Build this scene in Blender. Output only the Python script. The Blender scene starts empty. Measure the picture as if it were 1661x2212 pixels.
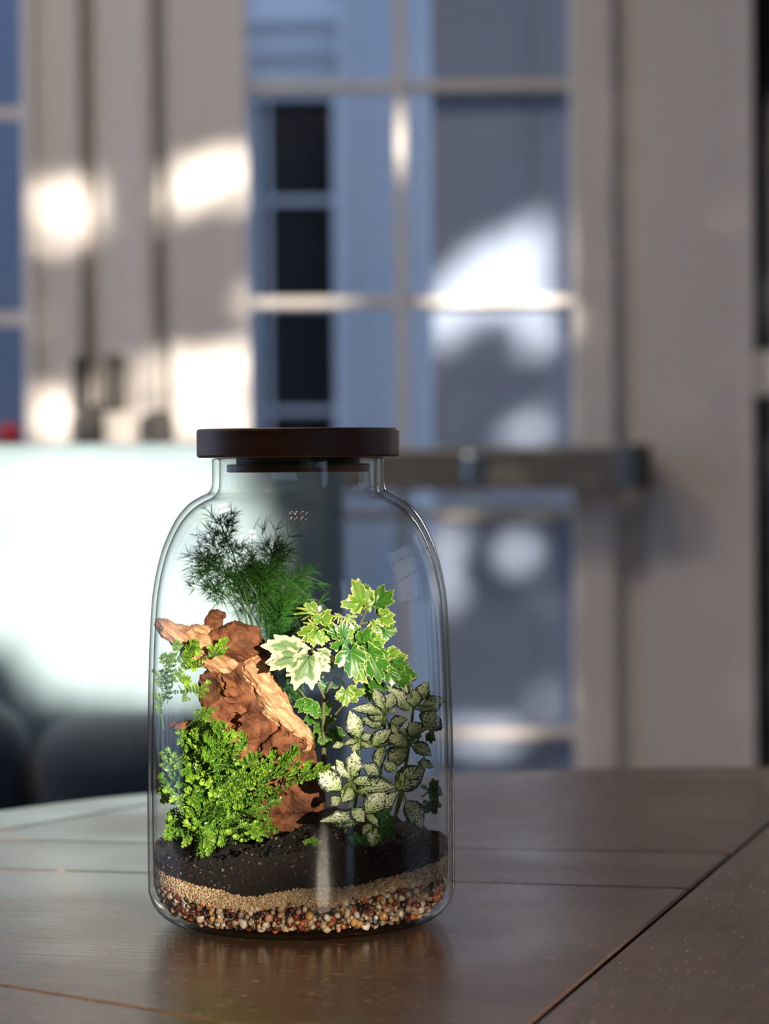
import bpy, math, random
import numpy as np
from mathutils import Vector, Matrix, Euler, noise as mnoise

random.seed(7); rng = np.random.default_rng(7)
S = bpy.context.scene
COL = S.collection

# ------------------------------------------------------------------ camera, world, sun, exposure
TABLE_Z = 0.74
EYE = Vector((0, 0, TABLE_Z + 0.2500))
FPX = 6000.0
ROLL = math.radians(-0.45)
cam_d = bpy.data.cameras.new('camera'); cam = bpy.data.objects.new('camera', cam_d); COL.objects.link(cam)
cam_d.sensor_fit = 'HORIZONTAL'; cam_d.sensor_width = 24.0; cam_d.lens = FPX / 1661 * 24.0
CAM_R = Matrix.Rotation(math.radians(90) - math.atan(118 / FPX), 3, 'X') @ Matrix.Rotation(ROLL, 3, 'Z')
cam.matrix_world = Matrix.Translation(EYE) @ CAM_R.to_4x4()
cam_d.dof.use_dof = True; cam_d.dof.focus_distance = 1.455; cam_d.dof.aperture_fstop = 6.3
cam_d.clip_start = 0.05
S.camera = cam

W = bpy.data.worlds.new('sky'); S.world = W; W.use_nodes = True
bg = W.node_tree.nodes['Background']; bg.inputs[0].default_value = (0.52, 0.70, 1.0, 1); bg.inputs[1].default_value = 1.45

SUN_AZ, SUN_EL = math.radians(17.5), math.radians(7.5)
SUN_DIR = Vector((-math.sin(SUN_AZ) * math.cos(SUN_EL), math.cos(SUN_AZ) * math.cos(SUN_EL), -math.sin(SUN_EL)))  # way the light travels
sl = bpy.data.lights.new('sun', 'SUN'); sl.energy = 11.5; sl.angle = math.radians(0.53); sl.color = (1.0, 0.86, 0.70)
so = bpy.data.objects.new('sun', sl); COL.objects.link(so)
so.rotation_euler = SUN_DIR.to_track_quat('-Z', 'Y').to_euler(); so.location = (2, -6, 4)

S.view_settings.view_transform = 'Standard'; S.view_settings.look = 'None'
S.view_settings.exposure = 0.0; S.view_settings.gamma = 1.0; S.view_settings.use_curve_mapping = False
S.cycles.transparent_max_bounces = 12; S.cycles.max_bounces = 5; S.cycles.diffuse_bounces = 2; S.cycles.glossy_bounces = 2; S.cycles.adaptive_threshold = 0.1; S.cycles.sample_clamp_indirect = 6.0
S.cycles.use_denoising = True

def at(px, py, Y):
    d = CAM_R @ Vector(((px - 830.5) / FPX, -(py - 1106) / FPX, -1))
    return EYE + d * (Y / d.y)
def on_table(px, py):
    d = CAM_R @ Vector(((px - 830.5) / FPX, -(py - 1106) / FPX, -1))
    return EYE + d * ((TABLE_Z - EYE.z) / d.z)
def wx(px, Y): return (px - 830.5) / FPX * Y                 # level, un-rolled readings for the far wall
def wz(py, Y): return EYE.z - (py - 988) / FPX * Y
def lin(r, g, b):
    f = lambda c: (c / 255 / 12.92) if c / 255 <= 0.04045 else ((c / 255 + 0.055) / 1.055) ** 2.4
    return (f(r), f(g), f(b), 1)

# ------------------------------------------------------------------ material helpers
class NT:
    def __init__(s, name):
        s.m = bpy.data.materials.new(name); s.m.use_nodes = True; s.t = s.m.node_tree; s.t.nodes.clear()
        s.out = s.t.nodes.new('ShaderNodeOutputMaterial')
    def n(s, typ, **kw):
        nd = s.t.nodes.new('ShaderNode' + typ)
        for k, v in kw.items():
            if k.startswith('_'): setattr(nd, k[1:], v)
            else:
                key = k.replace('__', ' ')
                s.set(nd.inputs[int(key[1:]) if key[0] == 'i' and key[1:].isdigit() else key], v)
        return nd
    def set(s, inp, v):
        if isinstance(v, bpy.types.NodeSocket): s.t.links.new(v, inp)
        elif isinstance(v, bpy.types.Node): s.t.links.new(v.outputs[0], inp)
        else: inp.default_value = v
    def math(s, op, a, b=0.0, c=0.0):
        nd = s.t.nodes.new('ShaderNodeMath'); nd.operation = op
        s.set(nd.inputs[0], a); s.set(nd.inputs[1], b); s.set(nd.inputs[2], c); return nd.outputs[0]
    def smooth(s, v, a, b, lo=0.0, hi=1.0):
        nd = s.t.nodes.new('ShaderNodeMapRange'); nd.interpolation_type = 'SMOOTHSTEP'
        s.set(nd.inputs[0], v)
        for i, q in enumerate((a, b, lo, hi)): nd.inputs[i + 1].default_value = q
        return nd.outputs[0]
    def mix(s, f, a, b):
        nd = s.t.nodes.new('ShaderNodeMix'); nd.data_type = 'RGBA'
        s.set(nd.inputs[0], f); s.set(nd.inputs[6], a); s.set(nd.inputs[7], b); return nd.outputs[2]
    def mapping(s, vec, scale=(1, 1, 1), rot=(0, 0, 0)):
        nd = s.t.nodes.new('ShaderNodeMapping'); s.set(nd.inputs[0], vec)
        nd.inputs['Scale'].default_value = scale; nd.inputs['Rotation'].default_value = rot; return nd.outputs[0]
    def noise(s, vec, scale, detail=4, rough=0.55, dist=0.0):
        nd = s.t.nodes.new('ShaderNodeTexNoise'); s.set(nd.inputs['Vector'], vec)
        nd.inputs['Scale'].default_value = scale; nd.inputs['Detail'].default_value = detail
        nd.inputs['Roughness'].default_value = rough; nd.inputs['Distortion'].default_value = dist; return nd.outputs[0]
    def bump(s, h, strength=0.3, dist=0.001):
        nd = s.t.nodes.new('ShaderNodeBump'); s.set(nd.inputs['Height'], h)
        nd.inputs['Strength'].default_value = strength; nd.inputs['Distance'].default_value = dist; return nd.outputs[0]
    def bsdf(s, color, rough=0.5, normal=None, **kw):
        nd = s.t.nodes.new('ShaderNodeBsdfPrincipled'); s.set(nd.inputs['Base Color'], color); s.set(nd.inputs['Roughness'], rough)
        if normal is not None: s.set(nd.inputs['Normal'], normal)
        for k, v in kw.items(): s.set(nd.inputs[k.replace('__', ' ')], v)
        return nd
    def done(s, sh):
        s.t.links.new(sh if isinstance(sh, bpy.types.NodeSocket) else sh.outputs[0], s.out.inputs[0]); return s.m

def plain(name, color, rough=0.5, var=0.08, scale=8, **kw):
    n = NT(name); tc = n.n('TexCoord')
    f = n.noise(tc.outputs['Object'], scale)
    c = tuple(color[:3])
    a = tuple(min(1, x * (1 + var)) for x in c) + (1,); b = tuple(x * (1 - var) for x in c) + (1,)
    return n.done(n.bsdf(n.mix(f, a, b), rough, **kw))

M = {}
M['paint'] = plain('white_paint', (0.72, 0.70, 0.69), 0.45, 0.03, 3)
M['paint_cool'] = plain('porch_paint', (0.76, 0.83, 0.95), 0.5, 0.04, 3)
M['ceiling'] = plain('ceiling_paint', (0.50, 0.49, 0.48), 0.7, 0.03)
M['floor'] = plain('floor_boards', (0.20, 0.13, 0.085), 0.4, 0.2, 3)
M['rear'] = plain('rear_wall_paint', (0.10, 0.10, 0.11), 0.6, 0.04)
M['metal_dark'] = plain('brushed_dark_steel', (0.27, 0.255, 0.24), 0.42, 0.1, 30, Metallic=0.6)
M['metal_highlight'] = plain('bar_highlight_metal', (0.30, 0.36, 0.42), 0.3, 0.05, 20, Metallic=0.9)  # lighter blue metal that paints the push bar's highlights
M['metal_black'] = plain('black_metal', (0.045, 0.042, 0.042), 0.5, 0.1, 20)
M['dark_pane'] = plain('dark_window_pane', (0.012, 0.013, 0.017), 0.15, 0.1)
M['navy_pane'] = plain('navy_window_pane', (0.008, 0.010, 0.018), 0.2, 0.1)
M['shade'] = plain('grey_blue_blind', (0.37, 0.46, 0.67), 0.8, 0.05, 4)
M['teal'] = plain('pale_teal_upholstery', (0.30, 0.43, 0.50), 0.6, 0.06, 20, Sheen__Weight=0.3)
M['navy'] = plain('navy_upholstery', (0.035, 0.065, 0.10), 0.7, 0.15, 14, Sheen__Weight=0.2)
M['red'] = plain('red_gloss', (0.55, 0.02, 0.04), 0.3, 0.05)
M['bark'] = plain('tree_bark', (0.10, 0.07, 0.05), 0.9, 0.3, 8)
M['tree_leaf'] = plain('tree_leaf', (0.06, 0.10, 0.03), 0.6, 0.3, 3)
M['table_leg'] = plain('table_leg_wood', (0.09, 0.065, 0.05), 0.45, 0.2, 12)

def thin_glass(name, dark, rough):
    n = NT(name)
    f = n.n('LayerWeight', Blend=0.5).outputs['Facing']
    F = n.math('MULTIPLY_ADD', n.math('POWER', f, 5.0), 0.42, 0.038)
    edge = n.smooth(f, 0.70, 1.0)
    tint = n.mix(edge, (0.985, 0.992, 0.988, 1), dark)
    tr = n.n('BsdfTransparent', Color=tint); gl = n.n('BsdfGlossy', Roughness=rough)
    mx = n.n('MixShader', i0=F, i1=tr.outputs[0], i2=gl.outputs[0])
    return n.done(mx)
M['glass'] = thin_glass('clear_jar_glass', (0.24, 0.26, 0.27, 1), 0.02)
M['pane'] = thin_glass('window_pane_glass', (0.7, 0.74, 0.75, 1), 0.02)
n = NT('bulb_glow'); M['bulb'] = n.done(n.n('Emission', Color=(1.0, 0.62, 0.32, 1), Strength=120)); M['bulb'].cycles.emission_sampling = 'NONE'

# ------------------------------------------------------------------ object helpers
ROOT = {}
def tag(o, label=None, cat=None, group=None, kind=None):
    if label: o['label'] = label
    if cat: o['category'] = cat
    if group: o['group'] = group
    if kind: o['kind'] = kind
    return o
def thing(name, loc, label, cat, group=None):
    e = bpy.data.objects.new(name, None); e.empty_display_size = 0.02; COL.objects.link(e); e.location = Vector(loc); ROOT[e] = Vector(loc)
    return tag(e, label, cat, group)
def mesh(name, V, F, mat, smooth=False, uv=None):
    me = bpy.data.meshes.new(name); me.from_pydata([tuple(v) for v in V], [], [tuple(f) for f in F]); me.update()
    if mat is not None: me.materials.append(mat)
    if smooth: me.polygons.foreach_set('use_smooth', [True] * len(me.polygons))
    if uv is not None:
        l = me.uv_layers.new(name='UVMap'); li = np.empty(len(me.loops), dtype=np.int32); me.loops.foreach_get('vertex_index', li)
        l.data.foreach_set('uv', np.asarray(uv, dtype=np.float32)[li].ravel())
    return me
def obj(name, me, parent=None, M4=None):
    """link a mesh; M4 = world matrix (default identity, i.e. vertices are world coordinates)"""
    o = bpy.data.objects.new(name, me); COL.objects.link(o)
    M4 = M4 or Matrix.Identity(4)
    if parent is not None:
        o.parent = parent; loc = ROOT.get(parent, Vector((0, 0, 0)))
        if parent.type == 'MESH': o.matrix_basis = M4            # sub-part: parent mesh sits at its root's origin
        else: o.matrix_basis = Matrix.Translation(-loc) @ M4
        ROOT[o] = loc
    else: o.matrix_basis = M4; ROOT[o] = Vector((0, 0, 0))
    return o
def box_geo(x0, x1, y0, y1, z0, z1, b=0.0):
    x0, x1 = min(x0, x1), max(x0, x1); z0, z1 = min(z0, z1), max(z0, z1); y0, y1 = min(y0, y1), max(y0, y1)
    if b <= 0:
        V = [(x, y, z) for x in (x0, x1) for y in (y0, y1) for z in (z0, z1)]
        F = [(0, 1, 3, 2), (4, 6, 7, 5), (0, 4, 5, 1), (2, 3, 7, 6), (0, 2, 6, 4), (1, 5, 7, 3)]
        return V, F
    import bmesh
    V, F = box_geo(x0, x1, y0, y1, z0, z1)
    bm = bmesh.new(); vs = [bm.verts.new(v) for v in V]
    for f in F: bm.faces.new([vs[i] for i in f])
    bmesh.ops.bevel(bm, geom=bm.edges[:], offset=b, segments=2, affect='EDGES', profile=0.5)
    bm.verts.index_update(); V = [tuple(v.co) for v in bm.verts]; F = [[v.index for v in f.verts] for f in bm.faces]; bm.free()
    return V, F
def box(name, x0, x1, y0, y1, z0, z1, mat, parent=None, b=0.0):
    return obj(name, mesh(name, *box_geo(x0, x1, y0, y1, z0, z1, b), mat), parent)
def wbox(name, px0, px1, py0, py1, Y0, Y1, mat, parent=None, b=0.0):
    return box(name, wx(px0, Y0), wx(px1, Y0), Y0, Y1, wz(py1, Y0), wz(py0, Y0), mat, parent, b)
def lathe(prof, seg=96, c=(0, 0, 0), closed=False):
    V = []; F = []; m = len(prof)
    for r, z in prof:
        for k in range(seg):
            a = 2 * math.pi * k / seg; V.append((c[0] + r * math.cos(a), c[1] + r * math.sin(a), c[2] + z))
    for i in range(m - 1 + (1 if closed else 0)):
        j = (i + 1) % m
        for k in range(seg):
            k2 = (k + 1) % seg; F.append((i * seg + k, i * seg + k2, j * seg + k2, j * seg + k))
    return V, F
def tube(pts, rad, n=6, caps=True):
    pts = [Vector(p) for p in pts]; V = []; F = []
    if not hasattr(rad, '__len__'): rad = [rad] * len(pts)
    up = Vector((0.3, 0.2, 0.93))
    for i, p in enumerate(pts):
        t = (pts[min(i + 1, len(pts) - 1)] - pts[max(i - 1, 0)]).normalized()
        a = t.cross(up)
        if a.length < 1e-3: a = t.cross(Vector((1, 0, 0)))
        a.normalize(); b = t.cross(a)
        for k in range(n):
            q = 2 * math.pi * k / n; V.append(p + (a * math.cos(q) + b * math.sin(q)) * rad[i])
    for i in range(len(pts) - 1):
        for k in range(n):
            k2 = (k + 1) % n; F.append((i * n + k, i * n + k2, (i + 1) * n + k2, (i + 1) * n + k))
    if caps: F.append(tuple(range(n))[::-1]); F.append(tuple(range((len(pts) - 1) * n, len(pts) * n)))
    return V, F
def spline(pts, k=6):
    P = [Vector(p) for p in pts]; out = []
    for i in range(len(P) - 1):
        p0, p1, p2, p3 = P[max(i - 1, 0)], P[i], P[i + 1], P[min(i + 2, len(P) - 1)]
        for j in range(k):
            t = j / k
            out.append(0.5 * ((2 * p1) + (p2 - p0) * t + (2 * p0 - 5 * p1 + 4 * p2 - p3) * t * t + (3 * p1 - p0 - 3 * p2 + p3) * t ** 3))
    out.append(P[-1]); return out
def join(*parts):
    V = []; F = []
    for v, f in parts:
        o = len(V); V += list(v); F += [tuple(i + o for i in q) for q in f]
    return V, F
def struct(o): return tag(o, kind='structure')

# ------------------------------------------------------------------ room shell
WY = 5.2
X0, X1, YB, ZC = -2.6, 3.9, -2.6, 3.1
struct(box('floor', X0, X1, YB, WY + 0.12, -0.08, 0.0, M['floor']))
struct(box('ceiling', X0, X1, YB, WY + 0.12, ZC, ZC + 0.1, M['ceiling']))
wr = struct(box('wall_right', X1, X1 + 0.1, YB, WY + 0.12, 0, 1.35, M['rear']))
box('lintel', X1, X1 + 0.1, YB, WY + 0.12, 2.8, ZC, M['rear'], wr)
for y0, y1 in ((YB, 1.3), (3.3, WY + 0.12)): box('pier', X1, X1 + 0.1, y0, y1, 1.35, 2.8, M['rear'], wr)
for y in (1.8, 2.3, 2.8): box('mullion', X1 + 0.02, X1 + 0.07, y - 0.03, y + 0.03, 1.35, 2.8, M['paint'], wr)
for z in (1.83, 2.31): box('mullion', X1 + 0.02, X1 + 0.07, 1.3, 3.3, z - 0.025, z + 0.025, M['paint'], wr)
# left wall: piers and rails around wide window openings
lw = struct(tag(box('wall_left', X0 - 0.1, X0, YB, WY + 0.12, 0, 0.5, M['rear'])))
box('lintel', X0 - 0.1, X0, YB, WY + 0.12, 2.7, ZC, M['rear'], lw)
for y0, y1 in ((YB, 1.9), (3.3, 3.5), (4.9, WY + 0.12)):
    box('pier', X0 - 0.1, X0, y0, y1, 0.5, 2.7, M['rear'], lw)
for y in (2.6, 4.2):
    box('mullion', X0 - 0.08, X0 - 0.03, y - 0.03, y + 0.03, 0.5, 2.7, M['paint'], lw)
# rear wall behind the viewer, with tall windows on its right
wb = struct(box('wall_back', X0, X1, YB - 0.1, YB, 0, 0.75, M['rear']))
box('lintel', X0, X1, YB - 0.1, YB, 2.75, ZC, M['rear'], wb)
for a, b in ((X0, 0.15), (3.6, X1)): box('pier', a, b, YB - 0.1, YB, 0.75, 2.75, M['rear'], wb)

# ------------------------------------------------------------------ far wall: doors, trims, windows (all at their own depth)
P = M['paint']
def S_(name, *a, **k): return struct(wbox(name, *a, **k))
wf = S_('wall_front', 1405, 1618, -1700, 2200, WY, WY + 0.12, P)
box('lintel', X0, X1, WY, WY + 0.12, 2.78, ZC, P, wf)
wbox('wall_panel', 2500, 4700, -1700, 2200, WY, WY + 0.12, P, wf)
wbox('wall_panel', -3100, -700, -1700, 2200, WY, WY + 0.12, P, wf)
ZT, ZB = wz(2.0, WY), 0.0
TOP, BOT = -1080, 2120
# trims between left window and glazed door
S_('trim_1', 78, 180, TOP, BOT, WY - 0.005, WY + 0.06, P, b=0.004)
S_('trim_2', 176, 222, TOP, BOT, WY + 0.055, WY + 0.10, P)
S_('trim_3', 216, 292, TOP, BOT, WY + 0.005, WY + 0.06, P, b=0.006)
S_('trim_4', 288, 338, TOP, BOT, WY - 0.012, WY + 0.06, P, b=0.010)
S_('trim_5', 334, 376, TOP, BOT, WY + 0.055, WY + 0.10, P)
# left window
w1 = S_('window_1', 55, 82, TOP, BOT, WY - 0.02, WY + 0.05, P, b=0.005)
for y, h in ((-225, 12), (240, 12), (682, 14), (1120, 13), (1570, 13)): wbox('muntin', -700, 60, y - h, y + h, WY + 0.005, WY + 0.045, P, w1)
for x in (-340, -700): wbox('muntin', x - 12, x + 12, TOP, BOT, WY + 0.0, WY + 0.05, P, w1)
ys = [TOP, -225, 240, 682, 1120, 1570, BOT]
for i in range(6):
    for xa, xb in ((-690, -350), (-330, 57)): wbox('pane', xa, xb, ys[i] + 8, ys[i + 1] - 8, WY + 0.02, WY + 0.026, M['pane'], w1)
# glazed door with push bar
d1 = S_('door_1', 370, 538, TOP, BOT, WY + 0.0, WY + 0.05, P, b=0.006)
wbox('stile_bead', 508, 542, TOP, BOT, WY - 0.012, WY + 0.03, P, d1, b=0.004)
wbox('stile', 1238, 1330, TOP, BOT, WY + 0.0, WY + 0.05, P, d1, b=0.006)
wbox('stile_return', 1322, 1408, TOP, BOT, WY + 0.035, WY + 0.08, P, d1)
wbox('rail', 538, 1240, TOP, -640, WY, WY + 0.05, P, d1)
wbox('rail', 538, 1240, 1990, BOT, WY, WY + 0.05, P, d1)
for y in (-270, 188, 652, 1113, 1588): wbox('muntin', 536, 1242, y - 11, y + 11, WY + 0.004, WY + 0.046, P, d1, b=0.004)
wbox('muntin', 858, 883, -640, 1990, WY + 0.0, WY + 0.046, P, d1, b=0.004)
ys = [-640, -270, 188, 652, 1113, 1588, 1990]
for i in range(6):
    for xa, xb in ((538, 858), (884, 1240)): wbox('pane', xa, xb, ys[i] + 6, ys[i + 1] - 6, WY + 0.022, WY + 0.027, M['pane'], d1)
pb = wbox('push_bar', 560, 1378, 968, 1060, WY - 0.13, WY - 0.05, M['metal_dark'], d1, b=0.008)
wbox('bar_end_cap', 1372, 1408, 964, 1064, WY - 0.135, WY + 0.0, M['metal_black'], d1, b=0.006)
wbox('bar_blue_highlight', 1334, 1370, 966, 1062, WY - 0.134, WY - 0.05, M['metal_highlight'], d1, b=0.004)  # block standing in for the bluish highlight on the bar
wbox('bar_highlight_spot', 1000, 1050, 975, 1054, WY - 0.142, WY - 0.05, M['metal_highlight'], d1, b=0.012)  # block standing in for the bright highlight spot on the bar
# dark door hardware left of the door, built in their own size
for nm, (a, b_, c, d) in {'latch_plate': (160, 192, 762, 885), 'latch_keeper': (230, 272, 760, 882)}.items():
    wbox(nm, a, b_, c, d, WY - 0.03, WY + 0.03, M['metal_black'], d1, b=0.006)
wbox('latch_bridge', 185, 236, 868, 886, WY - 0.03, WY + 0.0, M['metal_black'], d1, b=0.004)
wbox('lever_block', 164, 222, 882, 1010, WY - 0.07, WY - 0.01, M['metal_black'], d1, b=0.012)
wbox('lever_block', 308, 376, 882, 1010, WY - 0.07, WY - 0.015, M['metal_black'], d1, b=0.02)
# right window: near-black panes stand in for the unlit room behind
w2 = S_('window_2', 1612, 1632, TOP, BOT, WY - 0.008, WY + 0.06, P, b=0.004)
wbox('rail', 1622, 2510, 764, 862, WY - 0.004, WY + 0.06, P, w2, b=0.005)
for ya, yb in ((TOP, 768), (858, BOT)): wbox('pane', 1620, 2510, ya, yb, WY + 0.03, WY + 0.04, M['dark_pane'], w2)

# ------------------------------------------------------------------ porch beyond the door
PY = 6.9
M['paint_shade'] = plain('shaded_porch_paint', (0.22, 0.28, 0.42), 0.6, 0.05)  # darker porch colour with the wall's blue shade put into it
pw = struct(box('wall_porch', -3.2, wx(500, PY), PY, PY + 0.1, 0, 3.2, M['paint_shade']))
wbox('siding', 495, 546, -1700, 2400, PY - 0.02, PY + 0.1, M['paint_cool'], pw)
wbox('siding', 725, 1500, -1700, 2400, PY, PY + 0.1, M['paint_cool'], pw)
wbox('head', 545, 728, -1700, 212, PY, PY + 0.1, M['paint_cool'], pw)
for y, h in ((40, 8), (110, 6)): wbox('soffit_board', 400, 900, y - h, y + h, PY - 0.03, PY, M['paint_cool'], pw)
wbox('sill', 545, 728, 1500, 2400, PY, PY + 0.1, M['paint_cool'], pw)
w3 = struct(wbox('window_3', 545, 560, 212, 1500, PY + 0.02, PY + 0.08, M['paint_cool']))
wbox('muntin', 576, 588, 212, 1500, PY + 0.03, PY + 0.07, M['paint_cool'], w3)
for y in (432, 660, 886, 1110): wbox('muntin', 545, 730, y - 7, y + 7, PY + 0.03, PY + 0.07, M['paint_cool'], w3)
wbox('pane', 540, 735, 205, 1505, PY + 0.085, PY + 0.095, M['navy_pane'], w3)
struct(wbox('trim_6', 738, 860, -400, 2300, 6.6, 6.75, M['paint_cool'], b=0.01))
struct(wbox('trim_7', 880, 934, -400, 2300, 6.5, 6.65, M['paint_cool'], b=0.01))
struct(box('floor_porch', -3.2, 4.2, WY + 0.12, PY, -0.1, -0.02, M['rear']))
struct(box('added_ceiling_porch', -3.2, 4.2, WY + 0.12, 5.75, 2.95, 3.05, M['rear']))  # unseen roof added to cut sky light on the porch, kept short
BY = WY + 0.058
bl = thing('roller_blind', (wx(1090, BY), BY, wz(1900, BY)), 'grey-blue roller blind hanging behind the right half of the glazed door', 'blind')
wbox('fabric', 937, 1240, -600, 1900, BY, BY + 0.004, M['shade'], bl)
wbox('seam', 1138, 1152, -600, 1900, BY - 0.004, BY, M['shade'], bl)
wbox('bottom_bar', 937, 1240, 1880, 1920, BY - 0.004, BY + 0.015, M['paint'], bl, b=0.003)
wbox('roller', 930, 1245, -640, -590, BY - 0.004, BY + 0.04, M['paint'], bl, b=0.01)

# ------------------------------------------------------------------ ceiling lamps (small warm bulbs)
for k, (lx, ly, where) in enumerate(((-0.15, 1.08, 'left'), (0.09, 1.08, 'right'))):
    t = thing('ceiling_lamp', (lx, ly, ZC - 0.06), 'four-bulb ceiling lamp above the round table, the %s one of two' % where, 'lamp', 'ceiling lamps over the table')
    v, f = lathe([(0, 0.0), (0.09, 0.0), (0.10, 0.02), (0.10, 0.06), (0, 0.06)], 32, (lx, ly, ZC - 0.06)); obj('base', mesh('lamp_base', v, f, M['metal_dark'], True), t)
    for j in range(4):
        a = j * math.pi / 2 + 0.5; c = (lx + 0.075 * math.cos(a), ly + 0.075 * math.sin(a), ZC - 0.085)
        v, f = lathe([(0.0005, -0.014), (0.007, -0.012), (0.012, -0.006), (0.012, 0.004), (0.008, 0.02), (0.006, 0.028), (0.0005, 0.028)], 14, c)
        obj('bulb', mesh('bulb', v, f, M['bulb'], True), t)
for lx, ly, pw_, wh in ((-1.5, 3.0, 30, 'nearest the left windows'), (-0.5, 3.3, 12, 'above the armchair'), (-1.6, 0.2, 3, 'near the left wall behind the viewer')):  # added fill lamps, unseen, for warm ambient light on wall and room
    t = thing('ceiling_fill_lamp', (lx, ly, ZC - 0.03), 'added warm ceiling fill lamp ' + wh, 'lamp', 'added ceiling fill lamps')
    v, f = lathe([(0.0005, 0.0), (0.26, 0.0), (0.27, 0.01), (0.27, 0.03), (0.0005, 0.03)], 32, (lx, ly, ZC - 0.03)); obj('housing', mesh('housing', v, f, M['paint'], True), t)
    ld = bpy.data.lights.new('fill_light', 'AREA'); ld.shape = 'DISK'; ld.size = 0.28 if pw_ < 5 else 0.5; ld.energy = pw_; ld.color = (1.0, 0.80, 0.62)
    lo = bpy.data.objects.new('fill_light', ld); COL.objects.link(lo); lo.parent = t; lo.location = (0, 0, -0.006)

# ------------------------------------------------------------------ round wooden table
JX, JY = at(650, 1700, 1.5).x, 1.5
TC = Vector((0.25, 1.535)); TR = 0.69
n = NT('dark_varnished_planks'); uv = n.n('TexCoord').outputs['UV']
g1 = n.noise(n.mapping(uv, (9, 150, 1)), 1.0, 6, 0.6, 0.4); g2 = n.noise(n.mapping(uv, (3, 22, 1)), 1.0, 3); big = n.noise(uv, 5.0, 3)
sc_ = n.smooth(n.noise(n.mapping(uv, (60, 420, 1)), 1.0, 4, 0.7), 0.63, 0.68)
pm = n.smooth(n.noise(n.mapping(uv, (2, 3, 1)), 3.0, 3), 0.36, 0.52)
flake = n.math('MULTIPLY', sc_, pm)
c = n.mix(g2, lin(80, 58, 43), lin(102, 77, 58)); c = n.mix(n.smooth(g1, 0.35, 0.75, 0, 0.6), c, lin(52, 41, 33))
c = n.mix(flake, c, lin(190, 150, 112))
h = n.math('MULTIPLY_ADD', flake, -0.6, n.math('ADD', n.math('MULTIPLY', g1, 0.5), big))
rg = n.math('MULTIPLY_ADD', flake, 0.25, n.smooth(big, 0.3, 0.7, 0.20, 0.30))
M['table'] = n.done(n.bsdf(c, rg, n.bump(h, 0.25, 0.0012), Specular__IOR__Level=0.46))

tbl = thing('round_table', (TC.x, TC.y, 0), 'round dark-brown varnished plank table carrying the glass jar', 'table')
def clip(poly, p, nrm):
    out = []
    for i in range(len(poly)):
        a, b = poly[i], poly[(i + 1) % len(poly)]; da, db = (a - p).dot(nrm), (b - p).dot(nrm)
        if da >= 0: out.append(a)
        if (da > 0) != (db > 0) and abs(da - db) > 1e-12: out.append(a + (b - a) * (da / (da - db)))
    return out
disc = [TC + Vector((math.cos(a), math.sin(a))) * TR for a in np.linspace(0, 2 * math.pi, 120, endpoint=False)]
def seam(pa, pb):
    a, b = on_table(*pa).xy, on_table(*pb).xy; d = (b - a).normalized(); return a, d, Vector((-d.y, d.x))
GAP = 0.0016
def split(cells, ln, which=lambda c: True):
    out = []
    for poly, dr in cells:
        if not which(poly): out.append((poly, dr)); continue
        p, d, nn = ln
        for s in (1, -1):
            q = clip(poly, p + nn * s * GAP, nn * s)
            if len(q) >= 3: out.append((q, dr))
    return out
sm = seam((1150, 2212), (1640, 1795)); acr = Vector((sm[1].y, -sm[1].x))
cen = lambda poly: sum(poly, Vector((0, 0))) / len(poly)
left = [(clip(disc, sm[0] + sm[2] * GAP, sm[2]), acr)]; right = [(clip(disc, sm[0] - sm[2] * GAP, -sm[2]), sm[1])]
for a, b in (((0, 1876), (315, 1885)), ((30, 1815), (315, 1820)), ((0, 2127), (330, 2181)), ((1205, 1903), (1430, 1935))):
    ln = seam(a, b)
    if a[0] == 0 or a[0] == 30: left = split(left, ln)
ln = seam((0, 1793), (310, 1738))
left = split(left, (ln[0], ln[1], ln[2]), lambda c: cen(c).x < 0.05 and cen(c).y > 1.8)
p5 = sm[0] - sm[2] * 0.17; right = split(right, (p5, sm[1], sm[2])); p6 = sm[0] - sm[2] * 0.36; right = split(right, (p6, sm[1], sm[2]))
for poly, dr in left + right:
    if len(poly) < 3: continue
    ar = 0.5 * abs(sum(poly[i].cross(poly[(i + 1) % len(poly)]) for i in range(len(poly))))
    if ar < 2e-4: continue
    c0 = cen(poly); sh = [p + (c0 - p).normalized() * 0.0014 for p in poly]; m = len(poly); off = random.random() * 3
    dz = random.uniform(-0.0003, 0.0)
    V = [(p.x, p.y, TABLE_Z + dz) for p in sh] + [(p.x, p.y, TABLE_Z - 0.0012 + dz) for p in poly] + [(p.x, p.y, TABLE_Z - 0.026) for p in poly]
    F = [tuple(range(m)), tuple(range(2 * m, 3 * m))[::-1]]
    for i in range(m):
        j = (i + 1) % m; F += [(m + i, m + j, j, i), (2 * m + i, 2 * m + j, m + j, m + i)]
    UV = [(Vector((v[0], v[1])).dot(dr) + off, Vector((v[0], v[1])).dot(Vector((-dr.y, dr.x))) + off * 0.7) for v in V]
    obj('plank', mesh('plank', V, F, M['table'], False, UV), tbl)
v, f = lathe([(0.0005, 0), (TR - 0.03, 0), (TR - 0.03, -0.05), (TR - 0.05, -0.05), (TR - 0.05, -0.012), (0.0005, -0.012)], 72, (TC.x, TC.y, TABLE_Z - 0.0262))
obj('apron', mesh('apron', v, f, M['table_leg'], False), tbl)
v, f = lathe([(0.0005, 0.70), (0.16, 0.70), (0.15, 0.66), (0.06, 0.62), (0.055, 0.40), (0.075, 0.28), (0.06, 0.18), (0.10, 0.12), (0.28, 0.05), (0.30, 0.0), (0.0005, 0.0)], 48, (TC.x, TC.y, 0))
obj('pedestal', mesh('pedestal', v, f, M['table_leg'], True), tbl)

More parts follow.
